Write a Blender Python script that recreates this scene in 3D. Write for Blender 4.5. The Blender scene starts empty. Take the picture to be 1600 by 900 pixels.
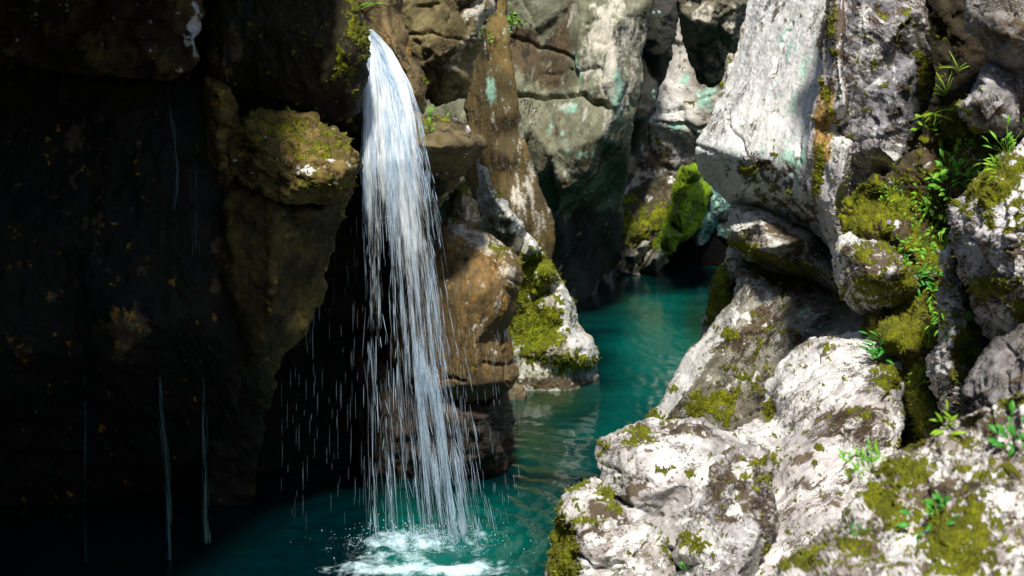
import bpy, math, random
import numpy as np
from mathutils import Vector
from mathutils.geometry import delaunay_2d_cdt

# ---------------------------------------------------------------- camera, sky, sun, exposure
SC = bpy.context.scene
F, CX, HY, H = 2222.0, 800.0, 150.0, 3.4        # focal length (photo px), centre column, horizon row, eye height over the water

cam_d = bpy.data.cameras.new('camera'); cam = bpy.data.objects.new('camera', cam_d)
SC.collection.objects.link(cam); SC.camera = cam
cam.location = (0, 0, H); cam.rotation_euler = (math.radians(90), 0, 0)
cam_d.sensor_width = 36.0; cam_d.lens = F * 36.0 / 1600.0
cam_d.shift_y = -(450.0 - HY) / 1600.0
cam_d.clip_end = 500.0
cam_d.dof.use_dof = True; cam_d.dof.focus_distance = 11.2; cam_d.dof.aperture_fstop = 4.5

SUN_DIR = Vector((0.0, -0.60, 0.80)).normalized()          # towards the sun
world = bpy.data.worlds.new('World'); SC.world = world; world.use_nodes = True
wn = world.node_tree.nodes; wl = world.node_tree.links
sky = wn.new('ShaderNodeTexSky'); sky.sky_type = 'NISHITA'; sky.sun_disc = False
sky.sun_elevation = math.asin(SUN_DIR.z); sky.sun_rotation = math.atan2(SUN_DIR.x, SUN_DIR.y)
wl.new(sky.outputs[0], wn['Background'].inputs[0]); wn['Background'].inputs[1].default_value = 0.085
sun_d = bpy.data.lights.new('sun', 'SUN'); sun_d.energy = 4.3; sun_d.angle = math.radians(5); sun_d.color = (1.0, 0.95, 0.86)
sun = bpy.data.objects.new('sun', sun_d); SC.collection.objects.link(sun); sun.location = (0, 0, 30)
sun.rotation_euler = SUN_DIR.to_track_quat('Z', 'Y').to_euler()
SC.view_settings.view_transform = 'Standard'; SC.view_settings.look = 'None'
SC.view_settings.exposure = 0.52; SC.view_settings.gamma = 1.0; SC.view_settings.use_curve_mapping = False
SC.cycles.use_denoising = True
SC.cycles.max_bounces = 8; SC.cycles.transparent_max_bounces = 16; SC.cycles.diffuse_bounces = 3
SC.cycles.caustics_reflective = False; SC.cycles.caustics_refractive = False

# ---------------------------------------------------------------- helpers
RNG = np.random.default_rng(7); random.seed(7)
def P(px, py, Y):                                            # a point on the sight line of a photo pixel, Y metres away
    px = np.asarray(px, float); py = np.asarray(py, float); Y = np.asarray(Y, float)
    return np.stack([(px - CX) / F * Y, Y + 0 * px, H - (py - HY) / F * Y], -1)
_perm = np.random.default_rng(3).permutation(256).astype(np.int64)
_grad = np.random.default_rng(4).normal(size=(256, 3)); _grad = (_grad / np.linalg.norm(_grad, axis=1)[:, None]).astype(np.float32)
_rv = np.random.default_rng(5).random((256, 3))
def _h(i): return _perm[(_perm[(_perm[i[..., 0] & 255] + i[..., 1]) & 255] + i[..., 2]) & 255]
def pn(p):
    i = np.floor(p).astype(np.int64); f = (p - i).astype(np.float32); u = f * f * f * (f * (f * 6 - 15) + 10)
    fx, fy, fz = f.T; ux, uy, uz = u.T; X, Y, Z = (i & 255).T; X1, Y1, Z1 = (X + 1) & 255, Y + 1, Z + 1; r = 0
    for cx in (0, 1):
        hx = _perm[X1 if cx else X]; wx = ux if cx else 1 - ux; dx = fx - cx
        for cy in (0, 1):
            hy = _perm[(hx + (Y1 if cy else Y)) & 255]; wy = wx * (uy if cy else 1 - uy); dy = fy - cy
            for cz in (0, 1):
                g = _grad[_perm[(hy + (Z1 if cz else Z)) & 255]]
                r = r + wy * (uz if cz else 1 - uz) * (g[:, 0] * dx + g[:, 1] * dy + g[:, 2] * (fz - cz))
    return r.astype(float) * 1.6
def fbm(p, octv=4, gain=0.55):
    a, s, t = 1.0, 0.0, 0.0
    for k in range(octv):
        s = s + a * pn(p * 2.03 ** k + 17.3 * k); t += a; a *= gain
    return s / t * 1.25
def ridged(p, octv=3):
    a, s, t = 1.0, 0.0, 0.0
    for k in range(octv):
        s = s + a * (1 - 2 * np.abs(pn(p * 2.03 ** k + 9.1 * k))); t += a; a *= 0.5
    return s / t
def cells(p):
    i = np.floor(p).astype(np.int64); d1 = np.full(len(p), 9.0); d2 = d1.copy(); hid = np.zeros(len(p), np.int64); off = np.zeros_like(p)
    for c in range(27):
        n = i + np.array([c % 3 - 1, (c // 3) % 3 - 1, c // 9 - 1]); h = _h(n); v = p - (n + _rv[h]); d = np.linalg.norm(v, axis=1)
        m = d < d1
        d2 = np.where(m, d1, np.minimum(d2, d)); d1 = np.where(m, d, d1); hid = np.where(m, h, hid); off[m] = v[m]
    return d1, d2, hid, off
def sstep(a, b, x):
    t = np.clip((x - a) / (b - a), 0, 1); return t * t * (3 - 2 * t)
def lerp(a, b, t): return a + (b - a) * t[:, None]
def segdist(p, a, b):
    ab = b - a; t = np.clip(((p - a) @ ab) / max(ab @ ab, 1e-9), 0, 1); return np.linalg.norm(p - a - t[:, None] * ab, axis=1)
def polydist(p, pts, closed=True):
    d = np.full(len(p), 1e9)
    for k in range(len(pts) if closed else len(pts) - 1):
        d = np.minimum(d, segdist(p, pts[k], pts[(k + 1) % len(pts)]))
    return d
def inside(p, pts):
    r = np.zeros(len(p), bool); n = len(pts)
    for k in range(n):
        a, b = pts[k], pts[(k + 1) % n]
        if a[1] == b[1]: continue
        c = ((a[1] > p[:, 1]) != (b[1] > p[:, 1])) & (p[:, 0] < (b[0] - a[0]) * (p[:, 1] - a[1]) / (b[1] - a[1]) + a[0])
        r ^= c
    return r
def cdt(pts, n_out):
    r = delaunay_2d_cdt([Vector(q) for q in pts.tolist()], [], [list(range(n_out))], 1, 1e-6, True)
    v = np.array([tuple(q) for q in r[0]]); t = np.array([f for f in r[2] if len(f) == 3], np.int64)
    orig = np.array([o[0] if len(o) else -1 for o in r[3]], np.int64)
    t = t[inside(v[t].mean(1), pts[:n_out])]                  # drop what lies outside a hollow outline
    return v, t, orig
def mesh_obj(name, verts, faces, mat, loc=None, parent=None, smooth=True):
    me = bpy.data.meshes.new(name); verts = np.asarray(verts, float)
    if loc is not None: verts = verts - np.asarray(loc)
    if isinstance(faces, np.ndarray):
        n, k = faces.shape
        me.vertices.add(len(verts)); me.vertices.foreach_set('co', verts.astype(np.float32).ravel())
        me.loops.add(n * k); me.loops.foreach_set('vertex_index', faces.astype(np.int32).ravel())
        me.polygons.add(n); me.polygons.foreach_set('loop_start', np.arange(0, n * k, k, dtype=np.int32))
        me.update(calc_edges=True); me.validate()
    else:
        me.from_pydata(verts.tolist(), [], faces)
    me.polygons.foreach_set('use_smooth', np.full(len(me.polygons), smooth))
    me.materials.append(mat)
    o = bpy.data.objects.new(name, me); SC.collection.objects.link(o)
    if loc is not None: o.location = loc
    if parent is not None: o.parent = parent
    return o
def tag(o, label=None, cat=None, group=None, kind=None):
    if label: o['label'] = label
    if cat: o['category'] = cat
    if group: o['group'] = group
    if kind: o['kind'] = kind
    return o
def empty(name, loc):
    o = bpy.data.objects.new(name, None); SC.collection.objects.link(o); o.location = loc; o.empty_display_size = 0.1
    return o

# ---------------------------------------------------------------- materials
def new_mat(name):
    m = bpy.data.materials.new(name); m.use_nodes = True
    return m, m.node_tree.nodes, m.node_tree.links, m.node_tree.nodes['Principled BSDF']
def rock_material(name, k, spec=0.35):
    m, N, L, B = new_mat(name)
    def node(t, **kw):
        n = N.new(t)
        for a, b in kw.items(): setattr(n, a, b)
        return n
    def math_(op, a, b=None, c=None, clamp=False):
        n = node('ShaderNodeMath', operation=op, use_clamp=clamp)
        for i, x in enumerate((a, b, c)):
            if x is None: continue
            if isinstance(x, (int, float)): n.inputs[i].default_value = x
            else: L.new(x, n.inputs[i])
        return n.outputs[0]
    def mixc(f, a, b, mode='MIX'):
        n = node('ShaderNodeMix', data_type='RGBA', blend_type=mode)
        for i, x in ((0, f), (6, a), (7, b)):
            if isinstance(x, tuple): n.inputs[i].default_value = x + (1,)
            elif isinstance(x, (int, float)): n.inputs[i].default_value = x
            else: L.new(x, n.inputs[i])
        return n.outputs[2]
    def noise(sc, det=5, rough=0.6, dist=0.0, flow=True):
        n = node('ShaderNodeTexNoise'); n.inputs['Scale'].default_value = sc * k; n.inputs['Detail'].default_value = det
        n.inputs['Roughness'].default_value = rough; n.inputs['Distortion'].default_value = dist
        L.new(fa.outputs['Vector'] if flow else tc.outputs['Object'], n.inputs['Vector']); return n.outputs[0]
    def ramp(x, a, b):
        n = node('ShaderNodeMapRange', interpolation_type='SMOOTHSTEP')
        L.new(x, n.inputs[0]); n.inputs[1].default_value = a; n.inputs[2].default_value = b; return n.outputs[0]
    tc = node('ShaderNodeTexCoord'); fa = node('ShaderNodeAttribute', attribute_name='flow')
    ac = node('ShaderNodeAttribute', attribute_name='col'); am = node('ShaderNodeAttribute', attribute_name='masks')
    sp = node('ShaderNodeSeparateColor'); L.new(am.outputs['Color'], sp.inputs[0]); MO, SPK, WET = sp.outputs[0], sp.outputs[1], sp.outputs[2]
    n1 = noise(38, 7, 0.68); n2 = noise(11, 5, 0.6, 0.6); n3 = noise(85, 3, 0.6, 0, False); n4 = noise(24, 4, 0.7, 1.2)
    v = math_('MULTIPLY_ADD', n1, 1.0, 0.5); v2 = math_('MULTIPLY_ADD', n2, 0.7, 0.65)
    gray = node('ShaderNodeCombineColor'); vv = math_('MULTIPLY', v, v2)
    for i in range(3): L.new(vv, gray.inputs[i])
    col = mixc(1.0, ac.outputs['Color'], gray.outputs[0], 'MULTIPLY')
    # dark brown pits and specks
    s = math_('ADD', math_('MULTIPLY', n4, 0.55), math_('MULTIPLY', n3, 0.45)); s = math_('MULTIPLY_ADD', SPK, 0.19, s)
    spk = ramp(s, 0.635, 0.675)
    col = mixc(math_('MULTIPLY', spk, 0.9), col, mixc(1.0, col, (0.17, 0.13, 0.08), 'MULTIPLY'))
    # moss
    mm = math_('MULTIPLY_ADD', math_('SUBTRACT', n1, 0.5), 1.5, MO); mm = ramp(mm, 0.38, 0.62)
    mc = node('ShaderNodeValToRGB'); L.new(math_('ADD', math_('MULTIPLY', n2, 0.6), math_('MULTIPLY', n3, 0.4)), mc.inputs[0])
    mc.color_ramp.elements[0].position = 0.34; mc.color_ramp.elements[0].color = (0.040, 0.036, 0.003, 1)
    mc.color_ramp.elements[1].position = 0.66; mc.color_ramp.elements[1].color = (0.34, 0.37, 0.006, 1)
    e = mc.color_ramp.elements.new(0.5); e.color = (0.15, 0.165, 0.003, 1)
    tint = mixc(am.outputs['Alpha'], mc.outputs[0], mixc(1.0, mc.outputs[0], (1.25, 1.9, 0.7), 'MULTIPLY'))
    col = mixc(mm, col, tint)
    L.new(col, B.inputs['Base Color'])
    r = math_('MULTIPLY_ADD', WET, -0.55, 0.88); r = math_('MAXIMUM', r, math_('MULTIPLY', mm, 0.9)); r = math_('MULTIPLY_ADD', n3, 0.12, math_('SUBTRACT', r, 0.06)); L.new(r, B.inputs['Roughness'])
    B.inputs['Specular IOR Level'].default_value = spec
    hgt = math_('ADD', math_('MULTIPLY', n1, 0.9), math_('MULTIPLY', n2, 0.8)); hgt = math_('MULTIPLY_ADD', spk, -0.35, hgt)
    hgt = math_('ADD', hgt, math_('MULTIPLY', math_('MULTIPLY', n3, mm), 1.4))
    b = node('ShaderNodeBump'); b.inputs['Strength'].default_value = 0.75; b.inputs['Distance'].default_value = 0.032 / k
    L.new(hgt, b.inputs['Height']); L.new(b.outputs[0], B.inputs['Normal'])
    return m
M_NEAR = rock_material('limestone_near', 1.6); M_ROCK = rock_material('limestone', 1.0); M_FAR = rock_material('limestone_far', 0.55); M_DARK = rock_material('shade_black_rock', 0.8, 0.06)  # M_DARK: sheen nearly off, so cave and recess shade can sit in the colour

# ---------------------------------------------------------------- rocks
SURF = []                                                     # (px, py, Y, moss) of every front surface, to stand plants on
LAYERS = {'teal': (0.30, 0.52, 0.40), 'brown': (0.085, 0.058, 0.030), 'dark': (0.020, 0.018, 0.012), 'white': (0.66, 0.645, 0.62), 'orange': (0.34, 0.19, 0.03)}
def splat(px, py, items):
    r = np.zeros(len(px))
    for it in items:
        x, y, rx, ry, st = it[:5]; a = math.radians(it[5]) if len(it) > 5 else 0.0
        dx, dy = px - x, -(py - y)
        rx *= 1.12; ry *= 1.12; u = (dx * math.cos(a) + dy * math.sin(a)) / rx; w = (-dx * math.sin(a) + dy * math.cos(a)) / ry
        r = np.maximum(r, st * np.exp(-(u * u + w * w) ** 1.5)) if st > 0 else r + st * np.exp(-(u * u + w * w) ** 1.5)
    return r
ROCK_N = [0]
def rock(name, label, cat, Y, outline, ctrl=(), R=28, thick=1.0, s=3.0, sm=8, big=(.7, .06), mid=(.2, .022), fine=(.06, .006),
         strat=(0, 1), facet=None, cracks=(), A=(.42, .40, .37), Bc=(.30, .27, .22), spots=None, bias=None, nscale=.22, wet=0, speck=.4,
         mossgreen=0.0, mossup=0.0, jag=2.0, mat=None, kind=None, group=None, soft=.25, whitec=None, autocr=0):
    ROCK_N[0] += 1; seed = ROCK_N[0] * 13.7; rng = np.random.default_rng(ROCK_N[0])
    spots = spots or {}; bias = bias or {}
    out = np.array([o[:2] for o in outline], float); outY = np.array([o[2] if len(o) > 2 else Y for o in outline], float)
    # cage: outline plus control points, triangulated, gives the large planes of the rock
    cg = np.array([c[:2] for c in ctrl], float).reshape(-1, 2); cgY = np.array([c[2] for c in ctrl], float)
    cv, ct, co = cdt(np.concatenate([out, cg]), len(out)); allY = np.concatenate([outY, cgY])
    cY = np.array([allY[o] if o >= 0 else Y for o in co])
    # fine outline with a fractal edge
    pts = []
    for k in range(len(out)):
        a, b = out[k], out[(k + 1) % len(out)]; L = np.linalg.norm(b - a)
        mid_in = (-60 < (a[0] + b[0]) / 2 < 1660) and (-60 < (a[1] + b[1]) / 2 < 960)
        n = max(1, int(L / (s if mid_in else s * 5))); t = np.arange(n)[:, None] / n; pts.append(a + (b - a) * t)
    ol = np.concatenate(pts)
    for _ in range(2 if len(ol) > 40 else 0): ol = ol * .5 + .25 * (np.roll(ol, 1, 0) + np.roll(ol, -1, 0))
    q = np.column_stack([ol / 26.0, np.full(len(ol), seed)]); q2 = np.column_stack([ol / 9.0, np.full(len(ol), seed + 5)])
    ol = ol + jag * np.column_stack([pn(q) * 1.6 + pn(q2) * .8, pn(q + 31.1) * 1.6 + pn(q2 + 7.7) * .8])
    # interior points
    x0, y0 = ol.min(0); x1, y1 = ol.max(0)
    gx, gy = np.meshgrid(np.arange(x0, x1, s), np.arange(y0, y1, s * .866)); gx = gx + (np.arange(gx.shape[0]) % 2)[:, None] * s * .5
    ii, jj = np.meshgrid(np.arange(gx.shape[1]), np.arange(gx.shape[0]))
    g = np.column_stack([gx.ravel(), gy.ravel()]); coarse = ((ii % 5 == 0) & (jj % 5 == 0)).ravel()
    inf = (g[:, 0] > -45) & (g[:, 0] < 1645) & (g[:, 1] > -45) & (g[:, 1] < 945)
    g = g + rng.uniform(-.3, .3, g.shape) * s
    g = g[inf | coarse]; g = g[inside(g, ol)]; dd = polydist(g, ol[::3]); g = g[dd > s * .6]
    fv, ft, fo = cdt(np.concatenate([ol, g]), len(ol))
    d = polydist(fv, ol[::3]); isb = (fo >= 0) & (fo < len(ol)); d[isb] = 0
    # depth from the cage
    best = np.full(len(fv), -1e9); fy = np.full(len(fv), float(Y))
    for tri in ct:
        a, b, c = cv[tri]; det = (b[1] - c[1]) * (a[0] - c[0]) + (c[0] - b[0]) * (a[1] - c[1])
        if abs(det) < 1e-9: continue
        l1 = ((b[1] - c[1]) * (fv[:, 0] - c[0]) + (c[0] - b[0]) * (fv[:, 1] - c[1])) / det
        l2 = ((c[1] - a[1]) * (fv[:, 0] - c[0]) + (a[0] - c[0]) * (fv[:, 1] - c[1])) / det
        l3 = 1 - l1 - l2; mn = np.minimum(np.minimum(l1, l2), l3)
        w = np.clip(np.stack([l1, l2, l3], 1), 0, 1); w /= w.sum(1)[:, None]
        m = mn > best; best[m] = mn[m]; fy[m] = (w @ cY[tri])[m]
    e = np.concatenate([ft[:, [0, 1]], ft[:, [1, 2]], ft[:, [2, 0]]]); e = np.concatenate([e, e[:, ::-1]])
    deg = np.maximum(np.bincount(e[:, 0], minlength=len(fv)), 1)
    for _ in range(int((sm / s) ** 2 * 1.5)): fy = .4 * fy + .6 * np.bincount(e[:, 0], weights=fy[e[:, 1]], minlength=len(fv)) / deg
    t = np.clip(d / R, 0, 1); fy = fy + R * Y / F * (1 - np.sqrt(np.clip(1 - (1 - t) ** 2, 0, 1)))
    # back: coarser sheet sharing the outline
    nb = ~isb; sel = rng.random(len(fv)) < .06
    bi = np.where(isb)[0]; order = np.argsort(fo[bi]); bi = bi[order]
    bg = fv[nb & sel & (d > s * 2)]; bv, bt, bo = cdt(np.concatenate([fv[bi], bg]), len(bi))
    bd = polydist(bv, ol); bnear = np.argmin(((bv[:, None, :] - fv[bi][None, ::4, :]) ** 2).sum(2), axis=1)
    tb = np.clip(bd / (R * 2.5), 0, 1); byY = fy[bi][::4][bnear]
    bY = np.maximum(byY, Y) + thick * np.sqrt(np.clip(1 - (1 - tb) ** 2, 0, 1)) + .05
    bmap = np.full(len(bv), -1); m = (bo >= 0) & (bo < len(bi)); bmap[m] = bi[bo[m]]
    newi = np.where(~m)[0]; bmap[newi] = len(fv) + np.arange(len(newi))
    V = np.concatenate([P(fv[:, 0], fv[:, 1], fy), P(bv[newi, 0], bv[newi, 1], bY[newi])])
    T = np.concatenate([ft, bmap[bt][:, ::-1]])
    pxy = np.concatenate([fv, bv[newi]])
    def normals(V):
        n = np.cross(V[T[:, 1]] - V[T[:, 0]], V[T[:, 2]] - V[T[:, 0]]); r = np.zeros_like(V)
        for k in range(3):
            for c in range(3): r[:, c] += np.bincount(T[:, k], weights=n[:, c], minlength=len(V))
        return r / np.maximum(np.linalg.norm(r, axis=1), 1e-12)[:, None]
    # orientation: front faces must look at the camera
    c0 = V[ft]; nn = np.cross(c0[:, 1] - c0[:, 0], c0[:, 2] - c0[:, 0]).mean(0)
    if nn[1] > 0: T = T[:, ::-1]
    N = normals(V)
    # relief
    W = V + seed
    a = math.radians(strat[0]); ca, sa = math.cos(a), math.sin(a)
    S = np.column_stack([(W[:, 0] * ca + W[:, 2] * sa) / strat[1], W[:, 1] * (1.0 if strat[1] == 1 else .7), -W[:, 0] * sa + W[:, 2] * ca])
    disp = big[1] * fbm(W / big[0], 3)
    disp = disp + 1.3 * mid[1] * (fbm(S / mid[0] + 3.3, 4) * .8 + .5 * ridged(S / mid[0] * .8 + 9.2, 2) - .2)
    disp = disp + 1.8 * fine[1] * (fbm(S / fine[0] + 5.1, 3, .65) + .6 * np.minimum(0, pn(W / fine[0] * .7 + 1.7) + .15) * 2)
    if facet:
        wv = W / facet[0] + .25 * np.column_stack([pn(W / facet[0] * 1.3 + 2.), pn(W / facet[0] * 1.3 + 8.), pn(W / facet[0] * 1.3 + 14.)])
        d1, d2, hid, off = cells(wv)
        tilt = _rv[(hid * 7 + 3) & 255] - .5
        disp = disp + facet[1] * ((_rv[hid][:, 0] - .5) * .7 + 1.6 * np.einsum('ij,ij->i', tilt, off)) - facet[1] * .6 * np.exp(-((d2 - d1) / .05) ** 2)
    cracks = list(cracks)
    for _ in range(autocr):
        c = g[rng.integers(len(g))]; th = math.radians(-strat[0] + rng.normal(0, 22) + (90 if rng.random() < .3 else 0)); pl = [c]
        for _k in range(rng.integers(3, 7)): th += rng.normal(0, .35); pl.append(pl[-1] + rng.uniform(10, 22) * np.array([math.cos(th), math.sin(th)]))
        cracks.append((pl, 2.1, .03 * Y / 9))
    for pl, wd, dp in cracks:
        cd = polydist(pxy + 5 * np.column_stack([pn(np.column_stack([pxy / 22, np.full(len(pxy), seed)])), pn(np.column_stack([pxy / 22, np.full(len(pxy), seed + 9)]))]), np.array(pl, float), False)
        disp = disp - dp * np.exp(-(cd / wd) ** 2)
    nf = len(fv); px, py = pxy[:, 0], pxy[:, 1]
    # surface layers
    unit = lambda z: z / max(z[:nf].std(), 1e-6)
    tn = lambda sc, sd: unit(fbm(S / sc + sd, 5, .72))
    dflt = {'brown': .13, 'white': .13, 'moss': .04} if sum(A) > 1.0 else {'moss': -.35}
    col = lerp(np.array(A), np.array(Bc), sstep(-1.2, 1.2, tn(nscale * 2.2, 1.1)))
    col = col * (1 + .22 * fbm(W / (nscale * .3) + 41.0, 2))[:, None]
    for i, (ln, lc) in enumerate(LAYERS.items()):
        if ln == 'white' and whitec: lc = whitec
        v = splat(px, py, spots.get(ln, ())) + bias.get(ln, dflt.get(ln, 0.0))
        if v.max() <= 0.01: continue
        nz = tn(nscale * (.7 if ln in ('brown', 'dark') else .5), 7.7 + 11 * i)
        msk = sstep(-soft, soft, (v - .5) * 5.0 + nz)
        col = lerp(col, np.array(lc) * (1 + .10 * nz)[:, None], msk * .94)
    mv = splat(px, py, spots.get('moss', ())) + bias.get('moss', dflt.get('moss', 0.0)) + mossup * np.clip(N[:, 2], 0, 1)
    moss = sstep(-.45, .45, (mv - .48) * 4.2 + unit(fbm(W / (nscale * .55) + 71.0, 5, .72))) * (1 if (mv.max() > .01) else 0)
    disp = disp + moss * (.011 + .024 * fbm(W / .065 + 3.0, 3)) * (Y / 11.0) ** .5
    V = V + N * disp[:, None]
    loc = np.array([V[:, 0].mean(), V[:, 1].mean(), V[:, 2].min()])
    o = mesh_obj(name, V, T, mat or M_ROCK, loc)
    ca_ = o.data.attributes.new('col', 'FLOAT_COLOR', 'POINT'); ca_.data.foreach_set('color', np.column_stack([np.clip(col, 0, 1), np.ones(len(V))]).astype(np.float32).ravel())
    wt = np.clip(wet + splat(px, py, spots.get('wet', ())), 0, 1)
    spk = np.clip(speck - .25 + 1.3 * fbm(W / (nscale * 1.6) + 90., 3) + splat(px, py, spots.get('speck', ())), 0, 1)
    ma = o.data.attributes.new('masks', 'FLOAT_COLOR', 'POINT')
    ma.data.foreach_set('color', np.column_stack([moss, spk, wt, np.full(len(V), mossgreen)]).astype(np.float32).ravel())
    fl = o.data.attributes.new('flow', 'FLOAT_VECTOR', 'POINT'); fl.data.foreach_set('vector', S.astype(np.float32).ravel())
    SURF.append((fv[:, 0], fv[:, 1], fy, moss[:nf], V[:nf], N[:nf]))
    if kind: tag(o, label, None, group, kind)
    else: tag(o, label, cat, group)
    return o
def surface(px, py, rad=5):                                   # the nearest rock surface seen at a photo pixel
    best = None
    for (x, y, Y, m, V, N) in SURF:
        k = np.where((np.abs(x - px) < rad) & (np.abs(y - py) < rad))[0]
        if len(k):
            j = k[np.argmin((x[k] - px) ** 2 + (y[k] - py) ** 2)]
            if best is None or Y[j] < best[2]: best = (V[j], N[j], Y[j])
    return best
# ================================================================ the gorge, far to near
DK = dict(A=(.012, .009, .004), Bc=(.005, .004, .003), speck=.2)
GREY = dict(A=(.34, .31, .24), Bc=(.20, .175, .115))
PALE = dict(A=(.62, .60, .58), Bc=(.40, .375, .35))

rock('gorge_wall', 'pale grey far gorge wall at the bend', None, 31.5, [(930, -900), (1330, -900), (1330, 480), (930, 480), (880, 200)],
     ctrl=[(1030, 60, 31), (1120, 60, 30.6), (1060, 190, 30.4), (1120, 250, 30.7), (1050, 300, 31.4), (1180, 100, 30)], R=20, thick=3, s=3, big=(1.6, .2), mid=(.6, .07), fine=(.15, .015),
     facet=(1.2, .12), cracks=[([(1025, 190), (1090, 200), (1150, 180)], 3, .12)], A=(.55, .52, .47), Bc=(.36, .33, .28), nscale=.8, mat=M_FAR,
     spots={'teal': [(1065, 118, 14, 12, .75), (1105, 155, 16, 22, .8), (1040, 200, 30, 8, .5)], 'white': [(1055, 245, 8, 8, .8), (1045, 180, 20, 5, .6)], 'brown': [(1020, 260, 40, 45, .55)]}, kind='structure')
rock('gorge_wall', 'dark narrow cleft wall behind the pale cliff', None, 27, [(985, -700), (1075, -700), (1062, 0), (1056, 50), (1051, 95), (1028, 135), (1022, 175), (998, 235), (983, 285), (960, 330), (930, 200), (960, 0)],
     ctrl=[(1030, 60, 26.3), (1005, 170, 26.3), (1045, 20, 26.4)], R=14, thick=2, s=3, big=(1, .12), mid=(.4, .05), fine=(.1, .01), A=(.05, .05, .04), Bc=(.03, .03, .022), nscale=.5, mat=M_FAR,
     spots={'teal': [(1018, 150, 8, 20, .3)]}, kind='structure')
rock('mossy_rock', 'low dark rock mass thick with dull green moss beside the moss fin', 'rock', 28.5, [(955, 470), (962, 330), (985, 294), (1030, 278), (1058, 270), (1066, 330), (1040, 420), (1030, 470)],
     ctrl=[(978, 315, 28.2), (1000, 350, 27.6), (1030, 310, 28.4), (985, 385, 27.7), (1020, 380, 28), (1045, 290, 28.7)], R=14, thick=1.5, s=2.5, big=(.6, .12), mid=(.3, .07), fine=(.1, .015),
     A=(.12, .10, .05), Bc=(.06, .05, .03), nscale=.5, bias={'moss': .15}, spots={'moss': [(1000, 355, 50, 40, .55), (1035, 295, 30, 14, -.4)], 'white': [(1052, 280, 10, 8, .7), (978, 335, 5, 5, .6)]}, mossgreen=.0, mat=M_FAR)
rock('cave_wall', 'black hollow at the waterline under the moss fin', None, 28.4, [(1035, 372), (1080, 362), (1160, 340), (1200, 400), (1180, 480), (1030, 480)], R=10, thick=2, s=5, A=(.005, .005, .005), Bc=(.003, .003, .003), mat=M_DARK, kind='structure')  # the cave's shade is painted as near-black rock
rock('rock', 'teal tinted hanging rock between the moss fin and the white slab', 'rock', 28.3, [(1092, 300), (1112, 288), (1135, 300), (1150, 330), (1145, 375), (1118, 372), (1112, 355), (1098, 388), (1083, 385), (1070, 365), (1085, 320)],
     ctrl=[(1120, 320, 27.9), (1097, 350, 27.6), (1088, 375, 27.9)], R=10, thick=1, s=2.5, big=(.5, .06), mid=(.25, .04), A=(.10, .22, .20), Bc=(.05, .10, .09), nscale=.35, mat=M_FAR,
     spots={'teal': [(1097, 345, 14, 22, .8), (1120, 318, 18, 18, .45)], 'white': [(1093, 378, 8, 10, .8)], 'dark': [(1135, 355, 14, 25, .8)]})
rock('moss_fin', 'tall slanting fin of rock covered in bright yellow-green moss', 'rock', 27.6, [(1064, 258), (1086, 254), (1096, 276), (1113, 296), (1106, 320), (1098, 348), (1080, 372), (1062, 380), (1048, 398), (1026, 432), (996, 432), (1012, 398), (1030, 365), (1042, 335), (1050, 300)],
     ctrl=[(1090, 272, 27.0), (1074, 303, 26.6), (1060, 333, 26.4), (1042, 368, 26.2), (1024, 404, 26.2), (1070, 290, 27.45), (1056, 318, 27.4), (1046, 345, 27.3), (1030, 382, 27.0), (1101, 305, 27.5), (1092, 338, 27.6), (1068, 368, 27.3), (1048, 395, 27.0)],
     R=5, thick=1.2, s=2.0, sm=2, big=(.8, .02), mid=(.25, .025), fine=(.1, .015), strat=(62, 3.5), A=(.3, .3, .2), Bc=(.12, .1, .06), nscale=.35, bias={'moss': .8}, mossgreen=1.0, mat=M_FAR,
     spots={'moss': [(1022, 410, 18, 22, -1.1)], 'white': [(1022, 398, 14, 12, .3)]})
rock('shore_rock', 'pale pointed rock at the waterline in front of the moss fin', 'rock', 26.9, [(966, 420), (975, 402), (990, 390), (1005, 375), (1016, 378), (1008, 395), (994, 412), (1002, 432), (970, 432)],
     ctrl=[(1000, 385, 26.6), (985, 400, 26.5)], R=7, thick=.7, s=2.2, sm=3, big=(.3, .04), mid=(.2, .03), A=(.32, .32, .27), Bc=(.10, .095, .07), nscale=.3, spots={'moss': [(1000, 388, 12, 5, .7)], 'dark': [(990, 420, 20, 6, .7)]}, mat=M_FAR)

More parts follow.
